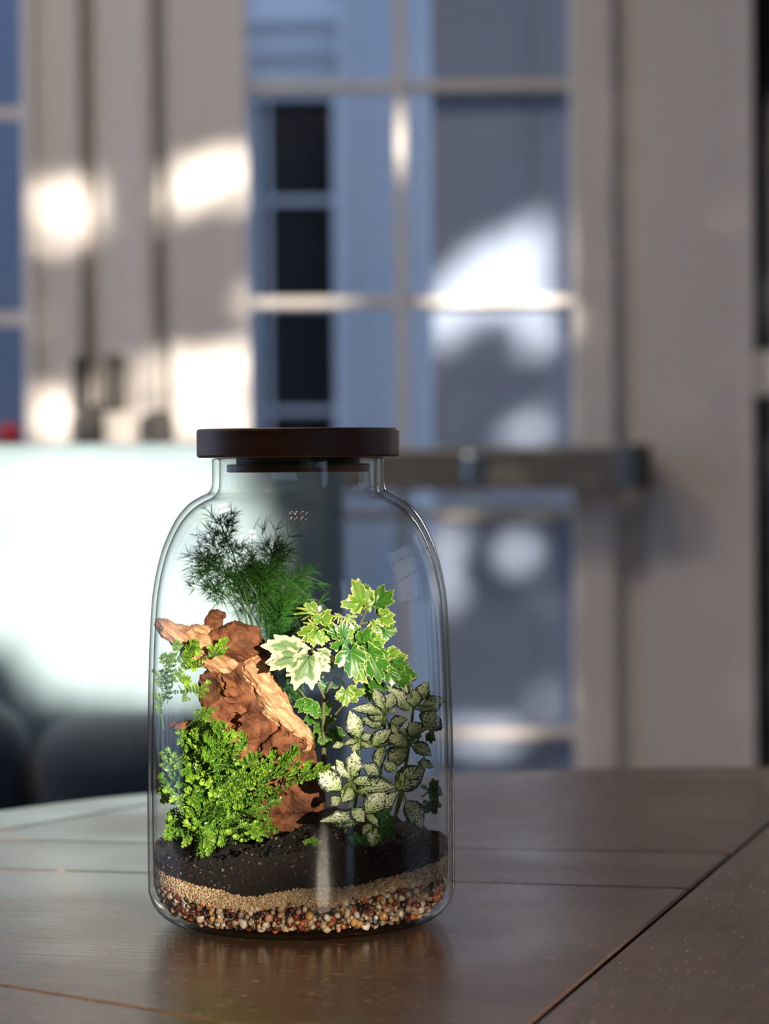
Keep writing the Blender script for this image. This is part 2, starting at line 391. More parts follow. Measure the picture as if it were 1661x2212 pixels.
# ------------------------------------------------------------------ glass jar
JB = Vector((JX, JY, TABLE_Z + 0.0004))
def dense(pr, k=6):
    return [(max(v.x, 0.0003), v.y) for v in [Vector((q.x, q.y)) for q in spline([(r, z, 0) for r, z in pr], k)]]
arc = [(0.0635 + 0.0193 * math.sin(a), 0.0193 - 0.0193 * math.cos(a)) for a in np.linspace(0, math.pi / 2, 9)]
OUT = [(0.0003, 0.0012), (0.05, 0.001)] + arc + [(0.0830, 0.045), (0.0829, 0.070), (0.0825, 0.095), (0.0820, 0.12), (0.0812, 0.145), (0.0799, 0.168), (0.0788, 0.1775),
       (0.0768, 0.188), (0.0743, 0.1973), (0.0714, 0.2047), (0.0684, 0.211), (0.0646, 0.2172), (0.0590, 0.2232), (0.0530, 0.2270), (0.0485, 0.2293), (0.0468, 0.2325), (0.0465, 0.238), (0.0465, 0.2466)]
arci = [(0.0600 + 0.0200 * math.sin(a), 0.0234 - 0.0200 * math.cos(a)) for a in np.linspace(0, math.pi / 2, 9)]
INN = [(0.0003, 0.0040), (0.05, 0.0036)] + arci + [(0.0804, 0.045), (0.0803, 0.070), (0.0800, 0.095), (0.0795, 0.12), (0.0787, 0.145), (0.0774, 0.1672), (0.0763, 0.1767),
       (0.0744, 0.1867), (0.0719, 0.1958), (0.0691, 0.203), (0.0662, 0.2089), (0.0625, 0.2147), (0.0572, 0.2203), (0.0515, 0.2241), (0.0462, 0.2268), (0.0432, 0.2305), (0.0427, 0.238), (0.0427, 0.2460)]
def r_in(z):
    for (r0, z0), (r1, z1) in zip(INN[2:], INN[3:]):
        if z0 <= z <= z1: return r0 + (r1 - r0) * (z - z0) / max(z1 - z0, 1e-6)
    return 0.06
KZ = 0.2500 / 0.2475
OUT = [(r, z * KZ) for r, z in OUT]; INN = [(r, z * KZ) for r, z in INN]
prof = dense(OUT, 5) + [(0.0446, 0.2474 * KZ)] + dense(INN, 5)[::-1]
jar = thing('glass_jar', JB, 'clear glass terrarium jar with rounded shoulders and wooden lid on the round table', 'jar')
v, f = lathe(prof, 160, JB)
obj('glass_body', mesh('glass_body', v, f, M['glass'], True), jar)
n = NT('dark_lid_wood'); tc = n.n('TexCoord').outputs['Object']
g = n.noise(n.mapping(tc, (30, 30, 260)), 1.0, 6, 0.65, 0.3); g2 = n.noise(n.mapping(tc, (12, 12, 30)), 1.0, 3)
c = n.mix(g, lin(74, 46, 37), lin(132, 88, 68)); c = n.mix(n.smooth(g2, 0.4, 0.7, 0, 0.5), c, lin(58, 32, 24))
M['lid'] = n.done(n.bsdf(c, 0.42, n.bump(g, 0.15, 0.0005)))
zl = 0.2476 * KZ
v, f = lathe([(0.0003, zl), (0.0535, zl), (0.0543, zl + 0.0005), (0.0547, zl + 0.0013), (0.0547, zl + 0.0140), (0.0543, zl + 0.0150), (0.0533, zl + 0.0154), (0.0003, zl + 0.0154)], 128, JB)
lid = obj('lid', mesh('lid', v, f, M['lid'], False), jar)
v, f = lathe([(0.0003, zl - 0.0001), (0.0335, zl - 0.0001), (0.0335, zl - 0.0036), (0.0003, zl - 0.0036)], 96, JB - ROOT[jar] * 0)
obj('gasket_groove', mesh('gasket_groove', v, f, M['metal_black'], False), jar)
v, f = lathe([(0.0003, zl - 0.0037), (0.0380, zl - 0.0037), (0.0386, zl - 0.0042), (0.0386, zl - 0.0075), (0.0380, zl - 0.0080), (0.0003, zl - 0.0080)], 96, JB)
obj('stopper', mesh('stopper', v, f, M['lid'], False), jar)

# ------------------------------------------------------------------ soil, sand, gravel
def sandtop(a):      # height of the sand against the glass, a = angle from the front, left negative
    xs = [-3.2, -1.6, -1.0, -0.55, -0.33, 0.0, 0.33, 0.65, 1.05, 1.6, 3.2]
    zs = [0.034, 0.033, 0.0295, 0.0262, 0.0235, 0.0282, 0.0285, 0.0318, 0.0345, 0.037, 0.034]
    return float(np.interp(a, xs, zs))
def layer(name, zlo, zhi, mat, label, cat, rad_off=0.0006, na=260, nr=34, nz=8, rough=0.0, surf=None):
    V = []; F = []
    ring = []
    for k in range(na):
        a = 2 * math.pi * k / na; ang = math.atan2(math.sin(a + math.pi / 2), math.cos(a + math.pi / 2))
        ring.append((a, ang))
    def put(rr, a, z):
        V.append((JB.x + rr * math.cos(a), JB.y + rr * math.sin(a), JB.z + z))
    for iz in range(nz + 1):
        for a, ang in ring:
            z0, z1 = zlo(ang), zhi(ang); z = z0 + (z1 - z0) * iz / nz
            nv = mnoise.fractal(Vector((math.cos(a) * 60, math.sin(a) * 60, z * 800)), 1.0, 2.0, 3)
            put(min(r_in(z), 0.0803) - rad_off - rough * (0.5 + 0.5 * nv), a, z)
    for ir in range(1, nr + 1):
        fr = 1 - ir / nr
        for a, ang in ring:
            z1 = zhi(ang); rr = (r_in(z1) - rad_off - rough * .5) * fr
            x, y = rr * math.cos(a), rr * math.sin(a)
            z = z1 if surf is None else surf(x, y, z1, fr)
            put(max(rr, 1e-5), a, z)
    rows = nz + nr + 1
    for i in range(rows - 1):
        for k in range(na):
            k2 = (k + 1) % na; F.append((i * na + k, i * na + k2, (i + 1) * na + k2, (i + 1) * na + k))
    F.append(tuple(range(na))[::-1])
    return tag(obj(name, mesh(name, V, F, mat, True)), label, cat, None, 'stuff')

def soil_surf(x, y, z1, fr):
    q = mnoise.fractal(Vector((x * 90, y * 90, 3.0)), 0.8, 2.0, 5)
    rise = 0.005 * max(0.0, min(1.0, (1 - fr) * 2.2)) + 0.05 * max(0, y)
    return z1 + rise + q * 0.0030
n = NT('black_potting_soil'); tc = n.n('TexCoord').outputs['Object']
a1 = n.noise(tc, 420, 8, 0.75); a2 = n.noise(tc, 90, 5, 0.7)
c = n.mix(n.smooth(a1, 0.42, 0.72), lin(11, 9, 9), lin(40, 33, 30)); c = n.mix(n.smooth(a2, 0.5, 0.75, 0, 0.6), c, lin(44, 30, 22))
c = n.mix(n.smooth(n.noise(tc, 900, 3, 0.6), 0.70, 0.78), c, lin(150, 122, 96))
M['soil'] = n.done(n.bsdf(c, 0.85, n.bump(a1, 1.0, 0.0015)))
soil_top = lambda ang: 0.0435 + 0.004 * math.sin(ang * 2.1 + 1) * (1 if abs(ang) < 1.6 else 0.5) + 0.003 * (ang if abs(ang) < 1.5 else 0)
soil_obj = layer('potting_soil', sandtop, soil_top, M['soil'], 'black crumbly potting soil filling the jar under the plants', 'soil', 0.0008, 320, 60, 10, 0.0012, soil_surf)
n = NT('soil_crumb'); vc = n.n('VertexColor', _layer_name='tint'); M['crumb'] = n.done(n.bsdf(vc.outputs[0], 0.8))
n = NT('sand_core'); tc = n.n('TexCoord').outputs['Object']
M['sand'] = n.done(n.bsdf(n.mix(n.noise(tc, 900, 4, 0.7), lin(120, 96, 70), lin(190, 164, 130)), 0.7))
n = NT('sand_grain'); vc = n.n('VertexColor', _layer_name='tint'); M['grain'] = n.done(n.bsdf(vc.outputs[0], 0.35))
grav_top = lambda ang: sandtop(ang) - 0.0072 - 0.0012 * math.sin(ang * 7)
def grain_mesh(name, P, R, cols, mat):
    o6 = np.array([(1, 0, 0), (-1, 0, 0), (0, 1, 0), (0, -1, 0), (0, 0, 1), (0, 0, -1)], float)
    f8 = [(0, 2, 4), (2, 1, 4), (1, 3, 4), (3, 0, 4), (2, 0, 5), (1, 2, 5), (3, 1, 5), (0, 3, 5)]
    V = []; F = []; C = []
    for p, r, c in zip(P, R, cols):
        q = np.linalg.qr(rng.normal(size=(3, 3)))[0]; s = r * rng.uniform(0.7, 1.3, (6, 1)); b = len(V)
        V += list((o6 * s) @ q.T + np.asarray(p)); F += [(i + b, j + b, k + b) for i, j, k in f8]; C += [tuple(c)] * 6
    me = mesh(name, V, F, mat, False); at_ = me.color_attributes.new('tint', 'FLOAT_COLOR', 'POINT')
    at_.data.foreach_set('color', np.asarray(C, dtype=np.float32).ravel()); return me
layer_sand = layer('sand_bed', grav_top, lambda a: sandtop(a) - 0.0002, M['sand'], 'coarse pale sand band between gravel and black soil in the jar', 'sand', 0.0011, 260, 4, 6, 0.0008)
Pg = []; Rg = []; Cg = []
pal = [lin(205, 178, 140), lin(186, 158, 122), lin(222, 202, 170), lin(160, 128, 96), lin(190, 150, 110), lin(212, 190, 150)]
for i in range(5200):
    ang = random.uniform(-1.75, 1.75); lo, hi = grav_top(ang) - 0.0012, sandtop(ang) + 0.0004; z = random.uniform(lo, hi)
    r = random.uniform(0.0004, 0.00085); rr = r_in(z) - r - random.uniform(0.0001, 0.0010)
    a = ang - math.pi / 2; Pg.append((JB.x + rr * math.cos(a), JB.y + rr * math.sin(a), JB.z + z)); Rg.append(r); Cg.append(random.choice(pal))
obj('grains', grain_mesh('sand_grains', Pg, Rg, Cg, M['grain']), layer_sand)
layer_sand.children[0]['kind'] = 'stuff'
Pg = []; Rg = []; Cg = []
pal2 = [lin(14, 12, 12)] * 5 + [lin(30, 22, 18), lin(44, 32, 25), lin(24, 19, 18), lin(58, 36, 22), lin(120, 96, 74)]
for i in range(3600):
    ang = random.uniform(-1.7, 1.7); a = ang - math.pi / 2; r = random.choice((0.0003, 0.0004, 0.0005, 0.0007, 0.0010))
    if i % 2:
        z = random.uniform(sandtop(ang), soil_top(ang)); rr = r_in(z) - r - random.uniform(0.0002, 0.0010)
    else:
        rr = 0.078 * math.sqrt(random.random()); z1 = soil_top(ang); z = soil_surf(rr * math.cos(a), rr * math.sin(a), z1, rr / 0.079) + r * 0.3
    Pg.append((JB.x + rr * math.cos(a), JB.y + rr * math.sin(a), JB.z + z)); Rg.append(r); Cg.append(random.choice(pal2))
g_ = obj('crumbs', grain_mesh('soil_crumbs', Pg, Rg, Cg, M['crumb']), soil_obj); g_['kind'] = 'stuff'
M['gravel_core'] = plain('gravel_core', (0.10, 0.062, 0.042), 0.6, 0.4, 400)
def pebble_geo(seed, sub=2):
    import bmesh
    bm = bmesh.new(); bmesh.ops.create_icosphere(bm, subdivisions=sub, radius=1.0); r = random.Random(seed)
    sx, sy, sz = r.uniform(0.85, 1.2), r.uniform(0.7, 1.0), r.uniform(0.6, 0.9); o = Vector((seed * 3.1, seed * 1.7, 0))
    pl = [(Vector((r.gauss(0, 1), r.gauss(0, 1), r.gauss(0, 1))).normalized(), r.uniform(0.62, 0.85)) for _ in range(5)]
    for v in bm.verts:
        p = v.co.copy()
        for nn, d in pl:
            e = p.dot(nn) - d
            if e > 0: p -= nn * e * 0.8
        p *= 1 + 0.12 * mnoise.noise(p * 1.3 + o)
        v.co = Vector((p.x * sx, p.y * sy, p.z * sz))
    bm.verts.index_update(); V = [tuple(v.co) for v in bm.verts]; F = [[v.index for v in f.verts] for f in bm.faces]; bm.free(); return V, F
PEB = [('white', (206, 192, 170), 5), ('grey', (130, 118, 106), 4), ('orange', (172, 92, 48), 3), ('rust red', (112, 50, 32), 3), ('black', (34, 28, 28), 3),
       ('honey yellow', (190, 142, 78), 2), ('pink', (184, 136, 114), 3), ('dark brown', (78, 50, 36), 4), ('clear beige', (176, 150, 118), 7)]
peb_mesh = {}
for ci, (nm, rgb, w) in enumerate(PEB):
    n = NT('pebble_' + nm.replace(' ', '_')); tc = n.n('TexCoord').outputs['Object']; c0 = lin(*rgb)
    c = n.mix(n.noise(tc, 2.2, 5, 0.65, 0.5), tuple(x * 0.55 for x in c0[:3]) + (1,), tuple(min(1, x * 1.3) for x in c0[:3]) + (1,))
    m_ = n.done(n.bsdf(c, 0.22, n.bump(n.noise(tc, 5, 4), 0.15, 0.05), Specular__IOR__Level=0.6))
    peb_mesh[nm] = [mesh('pebble', *pebble_geo(ci * 7 + s), m_, True) for s in range(4)]
bag = [nm for nm, _, w in PEB for _ in range(w)]
pts = []; tries = 0
while len(pts) < 300 and tries < 60000:
    tries += 1
    ang = random.uniform(-1.5, 1.5); top = grav_top(ang) + 0.0005
    z = random.uniform(0.0050, top); r = random.choice((0.0014, 0.0017, 0.0019, 0.0022, 0.0025)) * (0.9 if tries > 30000 else 1)
    rr = r_in(z) - r * 0.85 - 0.0002
    if z < 0.0234: rr = min(rr, 0.0600 + math.sqrt(max(0, 0.0200 ** 2 - (0.0234 - z) ** 2)) - r * 0.8)
    a = ang - math.pi / 2; p = Vector((JB.x + rr * math.cos(a), JB.y + rr * math.sin(a), JB.z + z))
    if all((p - q).length > (r + s) * 0.86 for q, s in pts): pts.append((p, r))
for p, r in pts:
    nm = random.choice(bag)
    o = obj('pebble', random.choice(peb_mesh[nm]), None, Matrix.Translation(p) @ Euler([random.uniform(0, 6.3) for _ in range(3)]).to_matrix().to_4x4() @ Matrix.Scale(r * 1.12, 4))
    tag(o, 'small rounded %s pebble in the gravel at the bottom of the glass jar' % nm, 'pebble', 'pebbles at the bottom of the jar')
Pg = []; Rg = []; Cg = []
for i in range(1500):
    ang = random.uniform(-1.7, 1.7); z = random.uniform(0.0050, grav_top(ang)); r = random.uniform(0.0009, 0.0018)
    rr = min(r_in(z), 0.060 + math.sqrt(max(0, 0.02 ** 2 - max(0, 0.0234 - z) ** 2))) - r - random.uniform(0.0012, 0.004); a = ang - math.pi / 2
    Pg.append((JB.x + rr * math.cos(a), JB.y + rr * math.sin(a), JB.z + z)); Rg.append(r); k = random.choice(PEB)[1]; Cg.append(tuple(x * 0.8 for x in lin(*k)[:3]) + (1,))
gb = layer('gravel_bed', lambda a: 0.0046, grav_top, M['gravel_core'], 'mixed fine gravel bedded behind the pebbles at the jar bottom', 'gravel', 0.0042, 200, 4, 6, 0.001)
# narrow the gravel core to the rounded foot of the jar
for vtx in gb.data.vertices:
    z = vtx.co.z - JB.z; d = Vector((vtx.co.x - JB.x, vtx.co.y - JB.y)); lim = 0.060 + math.sqrt(max(0, 0.02 ** 2 - max(0, 0.0234 - z) ** 2)) - 0.0030
    if d.length > lim: d = d.normalized() * lim; vtx.co.x = JB.x + d.x; vtx.co.y = JB.y + d.y
g_ = obj('fine_gravel', grain_mesh('fine_gravel', Pg, Rg, Cg, M['grain']), gb); g_['kind'] = 'stuff'

# ------------------------------------------------------------------ driftwood (distance field -> surface nets)
def fieldmesh(f, o, h):
    nx, ny, nz = f.shape; s = f < 0
    cs = [(i, j, k) for i in (0, 1) for j in (0, 1) for k in (0, 1)]
    cnt = sum(s[i:nx - 1 + i, j:ny - 1 + j, k:nz - 1 + k].astype(np.int8) for i, j, k in cs)
    act = (cnt > 0) & (cnt < 8); ix = np.argwhere(act); idx = -np.ones(act.shape, np.int32); idx[act] = np.arange(len(ix))
    acc = np.zeros((len(ix), 3)); num = np.zeros(len(ix))
    for a in cs:
        for ax in range(3):
            if a[ax]: continue
            b = list(a); b[ax] = 1
            fa = f[ix[:, 0] + a[0], ix[:, 1] + a[1], ix[:, 2] + a[2]]; fb = f[ix[:, 0] + b[0], ix[:, 1] + b[1], ix[:, 2] + b[2]]
            m = (fa < 0) != (fb < 0); t = np.where(m, fa / np.where(m, fa - fb, 1), 0)
            p = np.tile(np.array(a, float), (len(ix), 1)); p[:, ax] += t; acc += p * m[:, None]; num += m
    V = (ix + acc / num[:, None]) * h + np.array(o); Fs = []
    for ax in range(3):
        sl0 = [slice(1, -1)] * 3; sl1 = [slice(1, -1)] * 3
        sl0[ax] = slice(0, -1); sl1[ax] = slice(1, None)
        a, b = s[tuple(sl0)], s[tuple(sl1)]; e = np.argwhere(a != b)
        if not len(e): continue
        base = e.copy(); u, w = (ax + 1) % 3, (ax + 2) % 3; base[:, u] += 1; base[:, w] += 1; q = []
        for du, dw in ((-1, -1), (0, -1), (0, 0), (-1, 0)):
            c_ = base.copy(); c_[:, u] += du; c_[:, w] += dw; q.append(idx[c_[:, 0], c_[:, 1], c_[:, 2]])
        q = np.stack(q, 1); fl = ~a[e[:, 0], e[:, 1], e[:, 2]]; q[fl] = q[fl][:, ::-1]; Fs.append(q)
    Fc = np.concatenate(Fs); Fc = Fc[(Fc >= 0).all(1)]
    return V, Fc
HW = 2.3
gx, gy, gz = np.arange(318, 722, HW), np.arange(-120, 100, HW), np.arange(1285, 1850, HW)
GX, GY, GZ = np.meshgrid(gx, gy, gz, indexing='ij', copy=False); GX = GX.astype(np.float32); GY = GY.astype(np.float32); GZ = GZ.astype(np.float32)
def vnoise(px, py, pz, seed):
    L = np.random.default_rng(seed).random((24, 24, 24)).astype(np.float32)
    xi, yi, zi = np.floor(px).astype(int), np.floor(py).astype(int), np.floor(pz).astype(int)
    fx, fy, fz = px - xi, py - yi, pz - zi
    fx, fy, fz = [t * t * (3 - 2 * t) for t in (fx, fy, fz)]; r = 0
    for i in (0, 1):
        for j in (0, 1):
            for k in (0, 1):
                r = r + L[(xi + i) % 24, (yi + j) % 24, (zi + k) % 24] * (fx if i else 1 - fx) * (fy if j else 1 - fy) * (fz if k else 1 - fz)
    return r - 0.5
# gentle warp of the whole space so nothing reads as a primitive
w1x = vnoise(GX / 38, GY / 38, GZ / 38, 1) * 15; w1z = vnoise(GX / 34, GY / 34, GZ / 34, 2) * 15; w1y = vnoise(GX / 40, GY / 40, GZ / 40, 3) * 16
QX, QY, QZ = GX + w1x, GY + w1y, GZ + w1z
def cone(a, b):
    ax, az, ay, ar = a; bx_, bz, by, br = b; d = np.array([bx_ - ax, by - ay, bz - az], float); L2 = d @ d
    t = np.clip(((QX - ax) * d[0] + (QY - ay) * d[1] + (QZ - az) * d[2]) / L2, 0, 1)
    return np.sqrt((QX - ax - t * d[0]) ** 2 + (QY - ay - t * d[1]) ** 2 + (QZ - az - t * d[2]) ** 2) - (ar + (br - ar) * t)
def ell(c, r, rot=0.0):
    dx, dz = QX - c[0], QZ - c[1]; co, si = math.cos(rot), math.sin(rot); x_, z_ = dx * co + dz * si, -dx * si + dz * co
    k = np.sqrt((x_ / r[0]) ** 2 + (z_ / r[1]) ** 2 + ((QY - c[2]) / r[2]) ** 2); return (k - 1) * min(r)
def smin(a, b, k):
    h_ = np.clip(0.5 + 0.5 * (b - a) / k, 0, 1); return b + (a - b) * h_ - k * h_ * (1 - h_)
def smax(a, b, k): return -smin(-a, -b, k)
pale = smin(smin(cone((360, 1340, -22, 19), (428, 1382, -18, 41)), cone((428, 1382, -18, 41), (495, 1398, -5, 46)), 8),
            smin(cone((556, 1430, -40, 24), (598, 1500, -52, 28)), cone((598, 1500, -52, 28), (655, 1588, -34, 24)), 8), 6)
core = smin(cone((528, 1385, 8, 46), (556, 1490, 2, 52)), cone((556, 1490, 2, 52), (604, 1610, 0, 66)), 12)
core = smin(core, smin(cone((604, 1610, 0, 66), (626, 1730, 10, 74)), cone((626, 1730, 10, 74), (622, 1850, 10, 82)), 12), 12)
core = smin(core, smin(cone((474, 1470, -12, 42), (486, 1545, -8, 52)), cone((486, 1545, -8, 52), (530, 1680, 0, 76)), 10), 12)
core = smin(core, cone((372, 1556, 0, 11), (440, 1572, 0, 24)), 8)
core = smin(core, smin(cone((470, 1313, -8, 14), (464, 1345, -4, 19)), ell((476, 1310, -8), (15, 11, 13)), 5), 6)
lump = smin(ell((522, 1372, -34), (54, 42, 42), 0.25), ell((490, 1362, -40), (26, 34, 26), 0.5), 5)
lump = smin(lump, ell((546, 1548, -66), (40, 31, 26), -0.1), 4)
k2 = ell((612, 1594, -74), (46, 34, 24), -0.15); k2 = k2 + 1.3 * np.cos(k2 * 0.9)
lump = smin(lump, k2, 4)
lump = smin(lump, ell((500, 1470, -56), (18, 36, 24), -0.35), 4)
lump = smin(lump, ell((590, 1665, -72), (52, 36, 30), 0.3), 6); lump = smin(lump, ell((655, 1700, -40), (38, 52, 36)), 6); lump = smin(lump, ell((610, 1775, -66), (62, 40, 34)), 8)
D = smin(smin(core, pale, 5), lump, 3)
def carve(D, c, k=3): return smax(D, -c, k)
D = carve(D, ell((450, 1466, -72), (38, 40, 46), -0.2), 3)
D = carve(D, smin(cone((480, 1432, -64, 7), (497, 1488, -66, 9)), cone((497, 1488, -66, 9), (516, 1540, -76, 10)), 3), 2)
D = carve(D, ell((507, 1548, -84), (11, 25, 62), 0.2), 2)
D = carve(D, smin(cone((474, 1394, -74, 6), (512, 1416, -78, 9)), cone((512, 1416, -78, 9), (558, 1436, -74, 7)), 3), 2)
D = carve(D, cone((496, 1342, -78, 3), (502, 1394, -80, 5)), 2); D = carve(D, cone((346, 1350, -42, 3), (412, 1376, -60, 4)), 2)
D = carve(D, cone((430, 1343, -56, 3), (464, 1388, -64, 4)), 2); D = carve(D, cone((520, 1640, -84, 6), (610, 1640, -100, 6)), 3)
D = carve(D, cone((566, 1498, -72, 4), (520, 1530, -76, 5)), 2); D = carve(D, cone((574, 1560, -92, 3), (590, 1628, -98, 4)), 2); D = carve(D, cone((600, 1700, -100, 5), (690, 1680, -70, 6)), 3)
ca, sa = math.cos(0.72), math.sin(0.72); al, ac = GX * ca + GZ * sa, -GX * sa + GZ * ca
D = D + vnoise(GX / 17, GY / 17, GZ / 17, 5) * 9.0 + vnoise(GX / 7.5, GY / 7.5, GZ / 7.5, 6) * 3.6
gr_ = vnoise(al / 34, GY / 6, ac / 4.6, 8); D = D + np.where(pale < core + 6, 1.0, 0.55) * (np.abs(gr_) * -9.0 + 2.0) + vnoise(al / 18, GY / 3.2, ac / 2.9, 9) * 2.6
V, Fc = fieldmesh(D.astype(np.float32), (gx[0], gy[0], gz[0]), HW)
def samp(F3):
    i = np.clip(np.round((V - np.array([gx[0], gy[0], gz[0]])) / HW).astype(int), 0, np.array(F3.shape) - 1); return F3[i[:, 0], i[:, 1], i[:, 2]]
tone = 1 / (1 + np.exp((samp(pale) - np.minimum(samp(core), samp(lump)) - 2.0) / 3.5))
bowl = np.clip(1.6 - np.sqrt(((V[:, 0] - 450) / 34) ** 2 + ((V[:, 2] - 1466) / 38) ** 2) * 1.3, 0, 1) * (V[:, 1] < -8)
PXM = 1 / 4000.0
JC = at(650, 1700, 1.5)
Vw = np.stack([JX + (V[:, 0] - 650) * PXM, JY + V[:, 1] * PXM, TABLE_Z + (1978 - V[:, 2]) * PXM], 1)
me = mesh('driftwood', Vw, Fc[:, ::-1] if True else Fc, None, True)
ta = me.attributes.new('tone', 'FLOAT', 'POINT'); ta.data.foreach_set('value', tone.astype(np.float32))
me.update()
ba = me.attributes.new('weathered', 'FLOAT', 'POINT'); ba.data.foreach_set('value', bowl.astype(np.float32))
n = NT('driftwood'); tc = n.n('TexCoord').outputs['Object']; tn = n.n('Attribute', _attribute_name='tone').outputs['Fac']
fl = n.mapping(tc, (180, 60, 620), (0, -0.72, 0)); f1 = n.noise(n.mapping(n.mapping(tc, (1, 1, 1), (0, -0.72, 0)), (70, 260, 420)), 1.0, 6, 0.6, 0.6); b1 = n.noise(tc, 70, 5, 0.65, 0.4); b2 = n.noise(tc, 260, 5, 0.7)
pc = n.mix(n.smooth(f1, 0.35, 0.68), lin(158, 112, 76), lin(214, 170, 130))
dc = n.mix(n.smooth(b1, 0.35, 0.65), lin(78, 45, 29), lin(134, 84, 54)); dc = n.mix(n.smooth(f1, 0.5, 0.75, 0, 0.5), dc, lin(60, 34, 22))
tn2 = n.smooth(n.math('MULTIPLY_ADD', n.math('SUBTRACT', b1, 0.5), 1.1, tn), 0.3, 0.75)
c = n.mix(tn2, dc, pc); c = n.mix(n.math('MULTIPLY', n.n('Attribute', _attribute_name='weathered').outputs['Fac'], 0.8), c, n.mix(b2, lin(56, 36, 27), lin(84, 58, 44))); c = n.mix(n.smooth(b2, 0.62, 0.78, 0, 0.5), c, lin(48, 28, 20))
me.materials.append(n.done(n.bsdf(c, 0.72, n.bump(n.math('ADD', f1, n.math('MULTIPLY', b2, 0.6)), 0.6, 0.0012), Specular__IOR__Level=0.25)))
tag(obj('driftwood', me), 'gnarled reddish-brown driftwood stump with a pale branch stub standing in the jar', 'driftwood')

# ------------------------------------------------------------------ plant helpers
def leafmat(name, colour_fn, rough=0.38, trans=0.28, bump=None):
    n = NT(name); c = colour_fn(n)
    b = n.bsdf(c, rough, **({'normal': bump(n)} if bump else {}))
    t = n.n('BsdfTranslucent', Color=c)
    return n.done(n.n('MixShader', i0=trans, i1=b.outputs[0], i2=t.outputs[0]))
def inside(p, lim=0.0020):
    d = Vector((p.x - JX, p.y - JY)); z = p.z - JB.z; R = r_in(max(0.03, min(z, 0.24))) - lim
    if d.length > R: d = d.normalized() * R; p = Vector((JX + d.x, JY + d.y, p.z))
    return p
def frame(base, tip, nrm, width, lift=1.0):
    x = tip - base; L = x.length; x = x / L; z = Vector(nrm) - x * x.dot(Vector(nrm)); z.normalize(); y = z.cross(x)
    m = Matrix.Identity(4)
    for i in range(3): m[i][0] = x[i] * L; m[i][1] = y[i] * width; m[i][2] = z[i] * L * lift; m[i][3] = base[i]
    return m
def c2(x, y): return (x / 4.614 + 320, y / 4.614 + 1250)
def c3(x, y): return (x / 4.1525 + 320, y / 4.1525 + 1550)
def c4(x, y): return (x / 4.614 + 560, y / 4.614 + 1230)
def c5(x, y): return (x / 4.614 + 640, y / 4.614 + 1450)
def c8(x, y): return (x / 4.885 + 380, y / 4.885 + 1080)
def jp(pxy, dmm, lim=0.0020): return inside(at(pxy[0], pxy[1], JY + dmm * 0.001), lim)

# ------------------------------------------------------------------ nerve plants (white-veined leaves)
def nerve_mesh(seed):
    r = random.Random(seed); nu, nv = 14, 8; V = []; F = []; UV = []
    fold, arch, wav = r.uniform(0.18, 0.38), r.uniform(0.12, 0.30), r.uniform(0.02, 0.05)
    for i in range(nu + 1):
        u = i / nu; wd = (math.sin(math.pi * min(1, u ** 0.86)) ** 0.95) * 0.5 + 0.006
        for j in range(nv + 1):
            v = j / nv * 2 - 1
            z = -arch * (u ** 2) * 0.8 + fold * abs(v) * wd * 0.8 + wav * math.sin(u * 17 + v * 2 + seed) * abs(v) ** 2 - 0.05 * v * v + 0.02 * math.cos(u * 2 * math.pi * 7 - abs(v) * 4) * (1 - u) * abs(v)
            tooth = 1 + (0.035 * (1 if i % 2 else -1) if abs(v) > 0.99 else 0)
            V.append((u, v * wd * tooth * 1.0, z + arch * u * 0.45)); UV.append((u, v))
    for i in range(nu):
        for j in range(nv):
            a = i * (nv + 1) + j; F.append((a, a + nv + 1, a + nv + 2, a + 1))
    return mesh('nerve_leaf', V, F, M['nerve'], True, UV)
def nerve_col(n):
    s = n.n('SeparateXYZ', i0=n.n('TexCoord').outputs['UV']); u, v = s.outputs[0], s.outputs[1]; av = n.math('ABSOLUTE', v)
    rnd = n.n('ObjectInfo').outputs['Random']
    p1 = n.math('SUBTRACT', u, n.math('MULTIPLY', av, 0.26))
    cv = n.n('CombineXYZ', i0=n.math('MULTIPLY', p1, 17.0), i1=n.math('MULTIPLY', v, 3.4), i2=n.math('MULTIPLY', rnd, 40.0))
    vo = n.n('TexVoronoi', _voronoi_dimensions='3D', Vector=cv.outputs[0], Scale=1.0, Randomness=0.8).outputs['Distance']
    nz = n.noise(n.n('CombineXYZ', i0=n.math('MULTIPLY', u, 22.0), i1=n.math('MULTIPLY', v, 9.0), i2=rnd).outputs[0], 1.0, 2)
    thr = n.math('MULTIPLY_ADD', av, 0.20, 0.34)
    spot = n.smooth(n.math('SUBTRACT', thr, vo), -0.02, 0.05)
    mid = n.smooth(av, 0.02, 0.10); spot = n.math('MULTIPLY', spot, mid)
    edge = n.smooth(n.math('ADD', av, n.math('MULTIPLY', n.math('SUBTRACT', nz, 0.5), 0.60)), 0.70, 0.82)
    dk = n.math('MAXIMUM', spot, edge)
    lightc = n.mix(n.smooth(u, 0.0, 0.6), lin(150, 176, 96), lin(200, 208, 170)); lightc = n.mix(n.math('MULTIPLY', nz, 0.35), lightc, lin(160, 178, 120))
    return n.mix(dk, lightc, lin(26, 44, 24))
M['nerve'] = leafmat('nerve_plant_leaf', nerve_col, 0.42, 0.22)
M['nstem'] = plain('nerve_plant_stem', lin(84, 104, 50), 0.5, 0.2, 200)
NM = [nerve_mesh(i) for i in range(5)]
